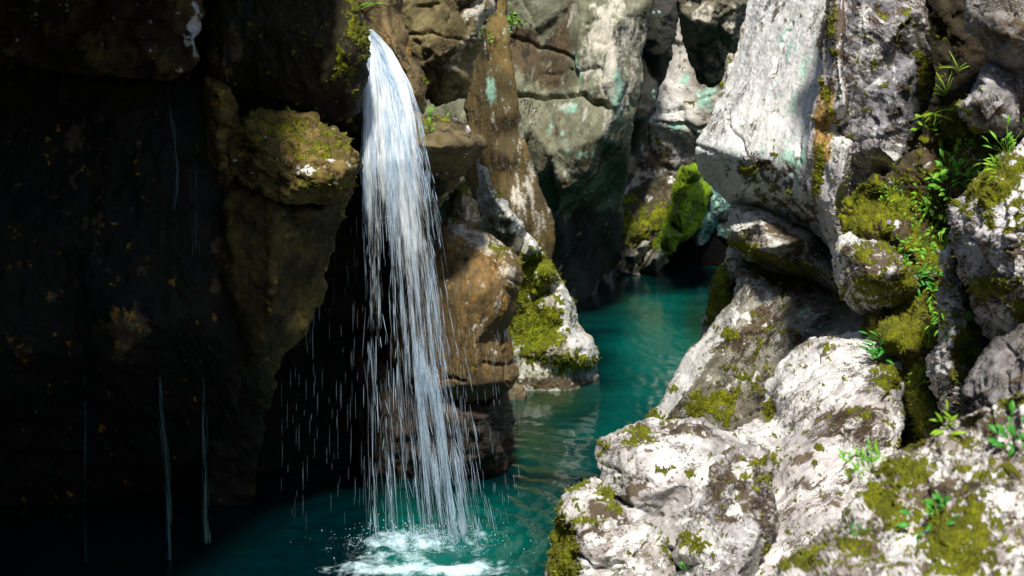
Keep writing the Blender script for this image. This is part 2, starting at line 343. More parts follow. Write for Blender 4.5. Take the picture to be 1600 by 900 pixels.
rock('gorge_wall', 'tall grey cliff with a horizontal crack and undercut foot in the centre', None, 21.5,
     [(540, -900, 21), (1060, -900, 21), (1022, -10, 21.6), (1011, 50), (1000, 90), (999, 130, 21.2), (990, 185, 21.1), (986, 215, 21.2), (981, 265, 21.8), (971, 310, 23.2), (976, 352, 23.6), (970, 382, 23.9), (976, 402, 24.2), (958, 428, 24.6), (936, 450, 24.4), (905, 505, 23.6), (840, 505, 22.6), (780, 420, 22), (560, 400, 21)],
     ctrl=[(905, 0, 20.8), (900, 60, 20.7), (960, 40, 20.5), (960, 120, 20.3), (905, 145, 20.5), (812, 148, 20.8), (890, 60, 20.8), (850, 55, 21.1), (812, 60, 21.1), (890, 130, 20.7), (850, 135, 21.0), (960, 165, 20.4), (940, 215, 20.3), (925, 268, 20.5), (905, 290, 20.7), (878, 300, 20.6), (860, 240, 20.5),
           (978, 235, 21.2), (945, 275, 21.9), (915, 310, 22.4), (885, 330, 22.4), (930, 350, 23.0), (890, 400, 22.8), (950, 400, 24.0), (868, 340, 21.9), (830, 200, 20.7)],
     soft=.7, whitec=(.50, .47, .39), autocr=3, R=14, thick=3, s=2.6, sm=4, big=(1.6, .07), mid=(.5, .03), fine=(.14, .012), facet=(1.3, .03), strat=(75, 2.5), cracks=[([(805, 147), (850, 150), (905, 147), (955, 168)], 3, .16), ([(700, 20), (890, 90), (900, 140)], 3, .08)],
     A=(.21, .21, .14), Bc=(.11, .11, .065), nscale=.55, mat=M_FAR,
     spots={'white': [(955, 70, 55, 75, .58), (915, 20, 40, 40, .36), (875, 165, 30, 8, .5), (915, 185, 10, 20, .5)], 'teal': [(962, 140, 9, 32, .85), (888, 168, 16, 8, .9), (872, 212, 12, 14, .5), (905, 240, 22, 10, .5), (852, 240, 7, 5, .7), (902, 110, 6, 20, .8), (925, 230, 6, 5, .6)],
            'brown': [(850, 95, 45, 45, .6), (950, 250, 40, 40, .3), (930, 330, 60, 50, .4)], 'dark': [(920, 400, 70, 75, 1.3), (850, 110, 35, 30, .45)]}, bias={'brown': .12, 'white': .06}, kind='structure')  # dark splats paint shade into the undercut foot and the upper recess
rock('wedge_boulder', 'dark wedge-shaped boulder jammed high in the cleft', 'boulder', 22.5, [(1050, -60), (1190, -60), (1172, 0), (1158, 60), (1148, 92), (1141, 82), (1138, 110), (1126, 128), (1104, 138), (1091, 134), (1075, 92), (1062, 55), (1055, 10)],
     ctrl=[(1085, 30, 21.6), (1108, 36, 21.4), (1085, 70, 22.1), (1120, 45, 21.8), (1102, 115, 22.3), (1130, 95, 22.3), (1145, 55, 21.7), (1120, 0, 21.5), (1150, 10, 21.6)], soft=.7, whitec=(.50, .47, .39), R=8, thick=2, s=2.6, sm=3, big=(.8, .06), mid=(.3, .03), facet=(.6, .05),
     A=(.20, .18, .12), Bc=(.10, .09, .06), nscale=.4, mat=M_FAR, spots={'white': [(1098, 15, 16, 18, .6), (1145, 30, 18, 30, .35)], 'dark': [(1105, 100, 40, 40, .55)]})

# ---- rocks between the fall and the river
rock('layered_rock', 'brown rock face with slanting layers above the right of the falls', 'rock', 14.2, [(600, -120), (800, -120), (770, 0), (765, 22), (750, 50), (754, 78), (741, 95), (731, 155), (700, 158), (680, 165), (668, 150), (640, 180), (600, 120)],
     ctrl=[(700, 20, 13.6), (750, 15, 13.8), (735, 60, 13.7), (690, 90, 13.5), (725, 120, 13.9), (690, 140, 13.9), (650, 60, 13.7)], soft=.7, whitec=(.50, .47, .39), autocr=6, R=14, thick=1.5, s=2.6, sm=4, strat=(52, 3), big=(.6, .06), mid=(.22, .045), fine=(.06, .008), facet=(.5, .03),
     A=(.20, .165, .075), Bc=(.09, .072, .03), nscale=.22, spots={'white': [(748, 20, 24, 30, .75), (735, 55, 14, 22, .5), (715, 80, 30, 14, .4, 50)], 'moss': [(640, 5, 25, 12, .7), (755, 55, 6, 12, .7)], 'brown': [(690, 145, 40, 20, .5)]})
rock('stone_pillar', 'smooth trunk-like pillar of brown flowstone flaring at its foot', 'rock', 17.6, [(745, -100), (800, -100), (792, 0), (795, 40), (800, 87), (809, 150), (817, 207), (832, 250), (846, 300), (862, 330), (868, 380), (858, 420), (780, 420), (740, 330), (720, 250), (728, 200), (726, 160), (732, 110), (752, 60), (765, 20)],
     ctrl=[(786, 60, 17.00), (790, 120, 16.90), (795, 180, 16.80), (800, 240, 16.80), (815, 300, 17.00), (765, 100, 17.40), (755, 160, 17.50), (765, 220, 17.40), (785, 290, 17.20), (775, 160, 17.15), (840, 350, 17.30), (800, 350, 17.00), (750, 300, 17.40)],
     soft=.7, whitec=(.50, .47, .39), R=14, thick=1.2, s=2.6, sm=26, strat=(97, 5), big=(.6, .018), mid=(.16, .008), fine=(.05, .004), A=(.16, .11, .035), Bc=(.08, .06, .025), nscale=.2,
     spots={'teal': [(768, 145, 8, 22, .8)], 'white': [(848, 345, 18, 30, .6), (815, 320, 30, 40, .4), (830, 280, 9, 40, .55), (815, 205, 4, 20, .7), (800, 265, 12, 20, .45)], 'dark': [(742, 180, 14, 60, .55), (745, 80, 18, 40, .5)], 'brown': [(760, 210, 20, 60, .4), (815, 320, 40, 40, .45)]})  # tall dark splats paint the pillar's shaded left side
rock('ridge_rock', 'mossy rock spur with a white crest running down to the water', 'rock', 16.9,
     [(745, 245, 16.50), (758, 262, 16.40), (772, 292, 16.40), (802, 328, 16.50), (828, 362, 16.60), (856, 402, 16.80), (880, 440, 17.00), (896, 470, 17.10), (901, 505, 17.10), (924, 528, 17.00), (935, 552, 17.00), (932, 580, 17.10), (915, 660, 16.5), (800, 660, 16.4), (770, 560, 17.10), (750, 400, 16.70)],
     ctrl=[(762, 290, 16.00), (800, 338, 15.90), (832, 385, 16.10), (858, 425, 16.30), (880, 468, 16.40), (888, 505, 16.40), (905, 540, 16.30), (915, 565, 16.40), (800, 420, 16.60), (830, 470, 16.60), (850, 520, 16.50), (820, 550, 16.40), (868, 545, 16.15), (845, 570, 16.35), (885, 585, 16.40), (812, 580, 16.40), (880, 560, 16.20)],
     R=9, thick=1.4, s=2.4, sm=4, big=(.5, .05), mid=(.18, .025), fine=(.05, .006), A=(.55, .54, .46), Bc=(.30, .28, .2), nscale=.18, mossgreen=.15,
     spots={'moss': [(815, 440, 38, 60, 1.0, -60), (835, 510, 45, 45, 1.0), (885, 565, 45, 16, .65), (845, 560, 30, 18, .55), (780, 300, 6, 20, .4)],
            'white': [(835, 382, 60, 9, 1.0, -50), (880, 470, 45, 8, 1.0, -68), (905, 535, 30, 12, 1., -45), (815, 535, 18, 12, .8), (850, 520, 9, 14, .7), (870, 575, 30, 10, .6), (785, 320, 30, 10, .9, -48)],
            'brown': [(860, 598, 70, 9, .8), (790, 360, 25, 20, .5)]}, bias={'moss': .05})
rock('moss_capped_rock', 'small knob of rock with a yellow moss cap under the ledge', 'rock', 13.2, [(698, 320), (704, 300), (718, 286), (732, 295), (746, 318), (752, 352), (735, 372), (700, 360)], ctrl=[(720, 300, 12.9), (725, 335, 12.8)], R=14, thick=.6, s=2.5, sm=4,
     big=(.3, .03), mid=(.12, .02), A=(.35, .3, .2), Bc=(.16, .12, .06), nscale=.15, spots={'moss': [(720, 300, 20, 16, .95)], 'white': [(725, 335, 20, 14, .5)]})
rock('ledge_rock', 'brown overhanging ledge jutting out to the right of the falls', 'rock', 11.9, [(590, 175), (640, 174), (680, 180), (713, 183), (732, 196), (748, 212), (761, 227), (754, 241), (731, 264), (714, 285), (698, 305), (688, 332), (650, 350), (590, 340)],
     ctrl=[(660, 190, 11.8), (700, 200, 11.5), (735, 222, 11.4), (690, 230, 11.2), (650, 225, 11.3), (725, 245, 11.5), (690, 275, 11.8), (660, 310, 12.0), (640, 260, 11.6)], R=10, thick=1.4, s=2.6, sm=4, strat=(-12, 3), big=(.4, .035), mid=(.14, .025), fine=(.05, .007),
     A=(.17, .13, .06), Bc=(.08, .06, .028), nscale=.16, speck=.55, wet=.3, spots={'moss': [(690, 188, 50, 10, .65), (665, 215, 20, 14, .6), (700, 290, 15, 30, .5)], 'white': [(718, 188, 14, 4, .5), (735, 200, 10, 4, .5)], 'dark': [(670, 290, 40, 30, .6)]})
rock('orange_rock', 'orange-brown wet rock with a pale top beside the falls', 'rock', 12.4, [(610, 375, 12.7), (690, 345, 12.9), (700, 340, 12.9), (716, 336, 12.9), (750, 357, 12.9), (790, 382, 12.9), (814, 406, 12.8), (815, 424, 12.5), (808, 470, 12.5), (800, 520, 12.5), (806, 560, 12.5), (813, 585, 12.4), (802, 608, 12.3), (765, 624, 12.3), (720, 628, 12.3), (660, 610, 12.4), (610, 560, 12.7)],
     ctrl=[(695, 378, 12.4), (735, 405, 12.15), (770, 403, 12.2), (800, 420, 12.25), (720, 360, 12.7), (760, 375, 12.65), (700, 450, 12.1), (750, 460, 11.95), (790, 480, 12.15), (740, 540, 11.95), (785, 560, 12.15), (700, 560, 12.1), (760, 600, 12.05), (720, 605, 12.05), (790, 595, 12.15)],
     soft=.7, whitec=(.50, .47, .39), autocr=5, R=10, thick=1.3, s=2.5, sm=4, big=(.5, .025), mid=(.17, .014), fine=(.05, .005), strat=(80, 3), A=(.20, .12, .035), Bc=(.10, .068, .025), nscale=.18, wet=.45, speck=.2,
     cracks=[([(806, 470), (785, 450), (780, 400)], 3, .04), ([(795, 600), (790, 540), (800, 510)], 3, .05)],
     spots={'white': [(750, 375, 45, 14, .85, -28), (798, 432, 12, 16, .6), (712, 352, 14, 12, .7), (765, 520, 20, 50, .34)], 'moss': [(780, 388, 22, 10, .9, -30), (715, 345, 16, 8, .6), (808, 415, 10, 8, .7)], 'orange': [(710, 385, 20, 12, .5, -40), (730, 450, 40, 50, .12)], 'brown': [(760, 600, 60, 16, .7), (740, 420, 30, 12, .4)], 'dark': [(725, 405, 25, 5, .6)]})
rock('shore_stone', 'small dark stone at the waterline below the orange rock', 'stone', 15.9, [(795, 612), (806, 598), (818, 602), (822, 625), (815, 640), (795, 640)], R=7, thick=.4, s=2.4, A=(.18, .14, .08), Bc=(.1, .08, .05), nscale=.15)
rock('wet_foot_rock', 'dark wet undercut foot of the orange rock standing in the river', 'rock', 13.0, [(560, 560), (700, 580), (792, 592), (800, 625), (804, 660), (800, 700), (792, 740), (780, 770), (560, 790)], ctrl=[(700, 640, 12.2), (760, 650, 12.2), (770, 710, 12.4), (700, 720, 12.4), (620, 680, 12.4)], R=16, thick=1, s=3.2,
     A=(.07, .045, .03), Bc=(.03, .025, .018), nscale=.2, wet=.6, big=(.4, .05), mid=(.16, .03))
rock('lip_rock', 'wet brown rock the falls slide over, right of the lip', 'rock', 12.4, [(540, -80), (640, -80), (628, 18), (637, 50), (643, 84), (660, 113), (668, 135), (667, 162), (655, 190), (600, 230), (540, 200)],
     ctrl=[(600, 20, 12.1), (575, 50, 12.2), (615, 70, 11.9), (640, 110, 11.95), (650, 150, 11.95), (610, 140, 12.1), (590, 190, 12.4)], R=9, thick=1, s=2.6, sm=5, strat=(-60, 2), big=(.4, .03), mid=(.15, .025), fine=(.05, .007), A=(.20, .14, .055), Bc=(.10, .07, .03), nscale=.16, wet=.5,
     spots={'moss': [(575, 10, 35, 20, .6), (665, 125, 8, 20, .6)], 'orange': [(640, 70, 6, 30, .5)], 'dark': [(565, 25, 18, 20, .5)]})

# ---- the dark left side
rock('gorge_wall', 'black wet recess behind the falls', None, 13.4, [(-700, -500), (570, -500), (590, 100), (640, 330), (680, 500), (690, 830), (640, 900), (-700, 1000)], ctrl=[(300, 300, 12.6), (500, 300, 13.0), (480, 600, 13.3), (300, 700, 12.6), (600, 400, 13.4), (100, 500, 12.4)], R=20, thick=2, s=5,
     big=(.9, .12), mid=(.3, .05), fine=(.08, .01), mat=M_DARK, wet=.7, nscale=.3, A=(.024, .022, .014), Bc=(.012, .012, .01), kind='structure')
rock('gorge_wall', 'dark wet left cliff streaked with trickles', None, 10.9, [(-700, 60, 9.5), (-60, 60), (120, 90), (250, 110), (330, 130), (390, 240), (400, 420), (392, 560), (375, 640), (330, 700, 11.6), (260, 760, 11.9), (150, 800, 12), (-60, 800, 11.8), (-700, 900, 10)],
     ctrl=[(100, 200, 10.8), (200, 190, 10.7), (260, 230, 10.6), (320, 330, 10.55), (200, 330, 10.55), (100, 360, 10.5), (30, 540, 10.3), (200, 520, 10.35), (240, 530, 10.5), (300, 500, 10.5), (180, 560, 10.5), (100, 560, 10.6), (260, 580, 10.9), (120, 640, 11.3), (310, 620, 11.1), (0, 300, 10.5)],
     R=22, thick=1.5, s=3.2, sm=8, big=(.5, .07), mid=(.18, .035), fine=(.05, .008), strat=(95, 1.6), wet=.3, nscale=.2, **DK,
     spots={'orange': [(195, 510, 26, 38, .3), (25, 545, 22, 24, .25)], 'brown': [(195, 510, 34, 50, .7), (25, 545, 30, 30, .6), (150, 300, 60, 120, .3), (350, 420, 30, 100, .4)], 'moss': [(265, 450, 50, 55, .2)]},  # orange splats paint golden glints of light onto the wall
     kind='structure')
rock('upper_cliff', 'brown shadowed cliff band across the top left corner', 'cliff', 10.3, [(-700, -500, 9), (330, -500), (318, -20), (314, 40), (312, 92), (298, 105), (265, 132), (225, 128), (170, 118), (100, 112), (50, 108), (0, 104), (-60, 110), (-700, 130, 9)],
     ctrl=[(50, 40, 9.9), (120, 60, 9.8), (200, 50, 9.85), (270, 50, 9.95), (250, 110, 10.0), (150, 100, 9.95), (300, 60, 10.0), (0, 80, 9.9), (280, 0, 9.9)], autocr=6, R=12, thick=1.5, s=3, sm=4, big=(.5, .06), mid=(.2, .04), fine=(.06, .008), facet=(.35, .03), A=(.11, .072, .018), Bc=(.03, .02, .006), nscale=.2, speck=.5,
     spots={'white': [(306, 40, 8, 45, .8), (295, 62, 12, 12, .5)], 'dark': [(60, 10, 80, 20, .5), (200, 110, 60, 14, .3)], 'moss': [(250, 5, 40, 12, .4)]})
rock('moss_block', 'big shaggy dark moss block left of the lip of the falls', 'rock', 10.9, [(318, -200), (545, -200), (553, -10), (566, 25), (574, 62), (576, 105), (570, 140), (560, 172), (545, 186), (528, 191), (500, 184), (455, 170), (410, 152), (362, 140), (330, 130), (316, 95)],
     ctrl=[(350, 60, 10.6), (345, 100, 10.5), (420, 40, 10.7), (420, 110, 10.65), (500, 60, 10.5), (505, 130, 10.55), (545, 70, 10.55), (550, 20, 10.7), (545, 140, 10.7), (375, 90, 10.75)], R=14, thick=1, s=2.8, sm=5, strat=(96, 2.5), big=(.4, .04), mid=(.14, .03), fine=(.05, .01), A=(.022, .016, .003), Bc=(.008, .006, .002), nscale=.16, wet=.2,
     bias={'moss': .0}, spots={'moss': [(560, 40, 20, 60, .6), (540, 90, 20, 40, .4)], 'brown': [(365, 60, 16, 60, .6), (345, 110, 24, 24, .7)], 'dark': [(430, 120, 60, 50, .4)]})
rock('stained_column', 'narrow yellow-stained rock rib left of the mossy boulder', 'rock', 10.75, [(318, 118), (362, 132), (372, 160), (374, 210), (366, 250), (372, 300), (360, 330), (330, 310), (324, 240), (318, 180)],
     ctrl=[(342, 150, 10.4), (345, 185, 10.4), (340, 215, 10.45), (350, 250, 10.5), (345, 168, 10.5), (345, 200, 10.5)], R=9, thick=.6, s=2.6, sm=3, big=(.2, .03), mid=(.1, .02), facet=(.18, .02), A=(.20, .13, .03), Bc=(.10, .07, .02), nscale=.12, spots={'orange': [(342, 150, 16, 20, .5), (345, 205, 14, 14, .5)], 'moss': [(340, 170, 20, 30, .4)], 'dark': [(345, 290, 30, 30, .8)]})
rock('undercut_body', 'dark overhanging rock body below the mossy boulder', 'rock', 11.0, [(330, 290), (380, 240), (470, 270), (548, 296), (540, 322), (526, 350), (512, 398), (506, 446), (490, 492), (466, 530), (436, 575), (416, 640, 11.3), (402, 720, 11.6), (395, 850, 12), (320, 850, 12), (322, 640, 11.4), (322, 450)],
     ctrl=[(360, 330, 10.45), (430, 335, 10.32), (500, 335, 10.4), (420, 420, 10.4), (430, 480, 10.5), (360, 450, 10.55), (470, 420, 10.8), (400, 560, 10.75), (480, 360, 10.6), (425, 440, 10.35), (455, 480, 10.9)], R=12, thick=1, s=2.8, sm=5, big=(.4, .05), mid=(.15, .025), fine=(.05, .007), strat=(95, 1.6), A=(.11, .082, .018), Bc=(.035, .027, .007), nscale=.18, wet=.25,
     spots={'moss': [(420, 400, 60, 80, .12), (535, 340, 10, 60, .5, 20)], 'orange': [(422, 440, 8, 45, .4)], 'dark': [(500, 340, 25, 50, .5), (360, 740, 110, 150, 1.3), (340, 600, 40, 80, .8)]})  # big dark splats paint the body's lower end into black shade
rock('mossy_boulder', 'sunlit mossy boulder bulging out left of the falls', 'boulder', 10.75, [(338, 262, 10.75), (345, 210, 10.8), (372, 176, 10.8), (408, 168), (450, 174), (478, 178), (502, 186), (528, 203), (548, 224), (562, 246), (567, 268), (558, 290), (545, 314, 10.5), (500, 326, 10.4), (440, 318, 10.35), (390, 292, 10.45)],
     ctrl=[(390, 190, 10.7), (450, 188, 10.7), (510, 200, 10.65), (400, 222, 10.3), (460, 235, 10.3), (520, 245, 10.25), (548, 262, 10.2), (500, 280, 10.05), (440, 268, 10.2), (400, 262, 10.3), (380, 240, 10.45), (460, 300, 10.2), (520, 302, 10.2)], autocr=5, facet=(.3, .016), strat=(-20, 2.2), R=7, thick=1.1, s=2.4, sm=6, big=(.35, .05), mid=(.13, .035), fine=(.045, .012), A=(.20, .14, .04), Bc=(.09, .065, .018), nscale=.13, speck=.7,
     cracks=[([(372, 235), (420, 242), (445, 262), (480, 262)], 4, .025)], bias={'moss': .0},
     spots={'moss': [(470, 215, 90, 30, .46, -15), (395, 215, 20, 20, .5), (510, 285, 50, 16, .35), (545, 235, 20, 20, .3)], 'white': [(480, 268, 40, 10, .4, -25), (520, 255, 20, 20, .3)], 'orange': [(380, 240, 8, 14, .9), (395, 222, 14, 10, .5)]})

# ---- the right side, back to front
rock('gorge_wall', 'dark soil filled crevice at the upper right', None, 12.4, [(1330, -900), (2300, -900), (2300, 700), (1480, 700), (1400, 500), (1320, 300)], ctrl=[(1490, 100, 11.8), (1480, 250, 11.2), (1550, 100, 11.6)], R=20, thick=2, s=4, A=(.05, .04, .02), Bc=(.025, .02, .012), nscale=.25,
     spots={'moss': [(1465, 80, 30, 90, .6), (1530, 120, 20, 40, .4)]}, big=(.5, .1), mid=(.2, .05), kind='structure')
rock('mossy_rock', 'dark mossy rock with a white cap at the river edge under the slab', 'rock', 14.6, [(1142, 376), (1165, 395), (1165, 450), (1165, 540), (1100, 540), (1102, 500), (1106, 462), (1114, 432), (1128, 410)], ctrl=[(1140, 400, 14.2), (1130, 430, 14.1), (1135, 480, 14.2), (1152, 430, 14.1)], R=9, thick=1, s=2.5, sm=4, big=(.4, .05), mid=(.16, .03), nscale=.16, **PALE,
     spots={'moss': [(1122, 460, 22, 45, .95)], 'white': [(1142, 400, 20, 26, .7)], 'brown': [(1140, 440, 20, 14, .5)]}, mossgreen=.1)
rock('block_under_slab', 'grey block with a mossy underside wedged below the white slab', 'rock', 13.2, [(1141, 318), (1190, 318), (1285, 355), (1330, 395), (1330, 485), (1300, 464), (1272, 444), (1241, 431), (1202, 422), (1164, 402), (1142, 382), (1138, 350)],
     ctrl=[(1146, 360, 12.5), (1200, 388, 12.15), (1260, 408, 11.9), (1300, 435, 11.7), (1190, 345, 12.5), (1260, 372, 12.2), (1170, 392, 12.7), (1240, 420, 12.6)], autocr=4, R=6, thick=1, s=2.5, sm=3, big=(.4, .03), mid=(.16, .02), fine=(.05, .006), strat=(-22, 3), nscale=.16, A=(.52, .50, .47), Bc=(.33, .30, .26), speck=.55,
     spots={'moss': [(1180, 393, 45, 10, .95, -24), (1250, 418, 50, 9, .8, -18)], 'white': [(1165, 345, 30, 16, .7)], 'brown': [(1220, 365, 50, 10, .55, -25), (1250, 395, 40, 14, .5, -20)], 'teal': [(1210, 378, 8, 6, .5)]})
rock('grey_slope', 'long grey-brown slanting slab with a bright white left rim', 'rock', 12.6, [(1149, 462, 13.0), (1146, 470, 13.0), (1128, 486, 13.0), (1105, 518, 13.0), (1078, 546, 12.9), (1058, 584, 12.8), (1043, 615, 12.75), (1013, 659, 12.6), (990, 700, 12.6), (985, 790, 12.4), (1200, 800, 11.6), (1400, 700, 10.8), (1420, 480, 11.4), (1300, 440, 13.0), (1272, 425, 13.4), (1202, 405, 13.6), (1158, 385, 13.6), (1152, 425, 13.3)],
     ctrl=[(1148, 486, 12.55), (1134, 537, 12.4), (1113, 553, 12.35), (1089, 592, 12.25), (1066, 615, 12.2), (1036, 656, 12.15), (1170, 440, 12.8), (1200, 500, 12.4), (1260, 480, 12.35), (1300, 500, 12.1), (1180, 560, 12.25), (1250, 540, 11.9), (1120, 620, 12.3), (1100, 650, 12.2), (1160, 640, 12.1), (1350, 505, 11.6), (1160, 470, 12.7)],
     autocr=7, R=5, thick=1.6, s=2.6, sm=3, big=(.5, .035), mid=(.16, .018), fine=(.045, .005), strat=(55, 2), nscale=.2, A=(.29, .275, .23), Bc=(.15, .135, .10), speck=.5, bias={'white': .12, 'brown': .06, 'moss': .0},
     spots={'white': [(1120, 520, 50, 12, 1.1, 52), (1080, 575, 45, 15, 1.2, 58), (1045, 625, 50, 11, 1.2, 55), (1165, 490, 8, 6, .6), (1190, 460, 25, 20, .35), (1210, 530, 8, 6, .6), (1170, 590, 20, 10, .45)], 'moss': [(1140, 522, 8, 20, 1.0, 70), (1022, 650, 8, 20, .8, 50), (1120, 630, 45, 28, .75), (1160, 600, 40, 30, .5), (1085, 640, 22, 16, .7), (1200, 560, 40, 50, .3), (1050, 605, 5, 16, .6, 60)],
            'brown': [(1190, 500, 50, 30, .65), (1240, 510, 60, 22, .5, -20), (1220, 440, 60, 12, .8, -20), (1160, 560, 30, 40, .5)], 'teal': [(1265, 490, 30, 16, .55), (1225, 452, 8, 6, .6), (1280, 515, 20, 8, .6)], 'speck': [(1200, 530, 80, 60, .3)]})
rock('white_slab', 'huge smooth white limestone slab with a jutting corner', 'rock', 12.9, [(1195, -260, 14.2), (1380, -260, 12.5), (1330, 0, 12.1), (1320, 200, 11.5), (1320, 300, 11.6), (1330, 400, 11.9), (1300, 392, 12.3), (1270, 362, 12.7), (1230, 342, 13.0), (1185, 331, 13.2), (1141, 321, 13.4), (1117, 299, 13.4), (1094, 272, 13.4), (1086, 249, 13.3), (1088, 218, 13.3), (1108, 187, 13.4), (1139, 120, 13.7), (1159, 58, 13.9), (1172, 0, 14.1)],
     ctrl=[(1105, 232, 12.85), (1150, 246, 12.45), (1205, 250, 12.1), (1262, 262, 11.75), (1190, 0, 13.6), (1178, 70, 13.3), (1160, 130, 13.05), (1130, 190, 12.9), (1240, 0, 12.9), (1230, 100, 12.55), (1215, 180, 12.3), (1270, 100, 12.2), (1265, 190, 11.9), (1150, 290, 12.65), (1200, 300, 12.35), (1250, 320, 12.05), (1280, 350, 11.95)],
     autocr=6, R=9, thick=1.8, s=2.5, sm=11, big=(.6, .035), mid=(.2, .014), fine=(.05, .004), strat=(75, 3), nscale=.24, A=(.74, .76, .74), Bc=(.58, .59, .56), speck=.18, bias={'moss': -.12, 'brown': .04, 'white': .2},
     cracks=[([(1090, 225), (1110, 235), (1125, 250), (1150, 258)], 2.5, .03), ([(1150, 258), (1160, 285), (1185, 300), (1200, 320)], 2.5, .03)],
     spots={'white': [(1190, 120, 70, 110, .5), (1130, 205, 40, 20, .6), (1140, 295, 14, 22, .7, -40)], 'teal': [(1235, 90, 18, 60, .5), (1245, 255, 22, 18, .6), (1225, 160, 20, 30, .35), (1150, 245, 40, 10, .35), (1130, 255, 12, 16, .4)],
            'brown': [(1205, 15, 25, 30, .6), (1170, 205, 14, 22, .6), (1150, 228, 12, 6, .5), (1190, 275, 55, 26, .62), (1230, 300, 45, 30, .6), (1265, 330, 35, 35, .5), (1290, 60, 10, 60, .5)], 'moss': [(1180, 268, 30, 16, .55), (1190, 312, 14, 12, .65), (1232, 320, 26, 30, .45)], 'speck': [(1170, 130, 40, 90, .25, 65), (1130, 250, 60, 50, .3)]})
rock('speckled_wall', 'rough grey wall with blue-grey and white speckles right of the white column', 'rock', 10.9, [(1310, -180), (1470, -180), (1452, 0), (1453, 60), (1457, 130), (1450, 180), (1446, 230), (1428, 262), (1392, 276), (1352, 286), (1320, 320), (1300, 250)],
     ctrl=[(1350, 40, 10.6), (1400, 40, 10.4), (1435, 80, 10.6), (1350, 140, 10.6), (1400, 150, 10.3), (1430, 200, 10.5), (1370, 230, 10.4), (1340, 200, 10.7), (1400, 260, 10.4)], autocr=6, R=10, thick=1.2, s=2.5, sm=4, big=(.4, .05), mid=(.14, .019), fine=(.045, .006), strat=(-28, 2.6), facet=(.3, .012), A=(.44, .42, .43), Bc=(.22, .21, .23), nscale=.16, speck=.75,
     spots={'white': [(1360, 80, 30, 60, .4), (1350, 30, 10, 40, .5), (1400, 250, 40, 16, .5)], 'dark': [(1445, 120, 14, 60, .7), (1430, 40, 20, 40, .6)], 'moss': [(1440, 130, 10, 50, .7), (1440, 200, 12, 20, .6), (1416, 140, 6, 6, .8), (1418, 20, 8, 10, .7)], 'brown': [(1430, 60, 30, 40, .5), (1380, 20, 40, 20, .3)]})
rock('white_column', 'fluted white limestone column with an orange mossy streak', 'rock', 11.0, [(1284, -180), (1345, -180), (1336, 0), (1329, 89), (1335, 133), (1342, 213), (1342, 266), (1335, 294), (1320, 330), (1316, 380), (1312, 440), (1301, 400), (1290, 369), (1276, 330), (1263, 306), (1259, 249), (1264, 195), (1279, 138), (1288, 60), (1288, 0)],
     ctrl=[(1316, 0, 10.75), (1308, 60, 10.7), (1312, 110, 10.6), (1320, 160, 10.5), (1322, 230, 10.4), (1315, 280, 10.4), (1302, 320, 10.5), (1304, 360, 10.6), (1288, 180, 10.75), (1283, 240, 10.7), (1278, 290, 10.8), (1290, 200, 10.85), (1297, 230, 10.62), (1330, 60, 10.85)],
     R=9, thick=1.0, s=2.2, sm=4, big=(.5, .03), mid=(.10, .018), fine=(.035, .005), strat=(84, 6), A=(.66, .62, .62), Bc=(.48, .43, .42), nscale=.16, speck=.3,
     spots={'orange': [(1284, 200, 13, 90, 1.0, -6), (1325, 75, 6, 34, .6), (1293, 120, 8, 40, .4)], 'moss': [(1290, 150, 6, 40, .7, 20), (1281, 270, 8, 55, .75, -5), (1300, 40, 8, 35, .6), (1298, 80, 12, 8, .6)], 'brown': [(1310, 30, 20, 60, .5), (1325, 130, 8, 60, .4)], 'white': [(1320, 230, 16, 100, .4), (1305, 340, 14, 50, .5)]})
rock('soil_bank', 'mossy soil bank in the gully between the right hand rocks', 'bank', 9.9, [(1330, 300), (1350, 283), (1395, 270), (1440, 235), (1455, 170), (1500, 160), (1560, 220), (1560, 300), (1540, 420), (1530, 560), (1500, 720), (1400, 720), (1380, 600), (1350, 520), (1360, 480), (1400, 420), (1330, 390), (1315, 350)],
     ctrl=[(1360, 310, 10.0), (1400, 300, 9.9), (1380, 350, 9.6), (1440, 330, 9.9), (1470, 230, 10.2), (1500, 210, 9.9), (1430, 400, 9.5), (1450, 450, 9.5), (1430, 510, 9.1), (1390, 525, 9.0), (1440, 560, 8.9), (1430, 620, 8.6), (1460, 680, 8.2), (1500, 300, 9.6)], R=10, thick=1, s=2.6, sm=5, big=(.3, .06), mid=(.12, .04), fine=(.04, .012), A=(.09, .065, .03), Bc=(.04, .03, .015), nscale=.14, bias={'moss': .3},
     spots={'moss': [(1375, 320, 50, 28, .85), (1350, 340, 30, 24, .8), (1490, 190, 30, 40, .6), (1420, 525, 60, 20, .95), (1440, 400, 30, 40, .4), (1430, 620, 40, 50, .85), (1440, 470, 40, 30, .4), (1540, 230, 30, 20, .5)], 'white': [(1520, 240, 12, 18, .8), (1395, 350, 10, 8, .7), (1360, 305, 10, 10, .5)]})
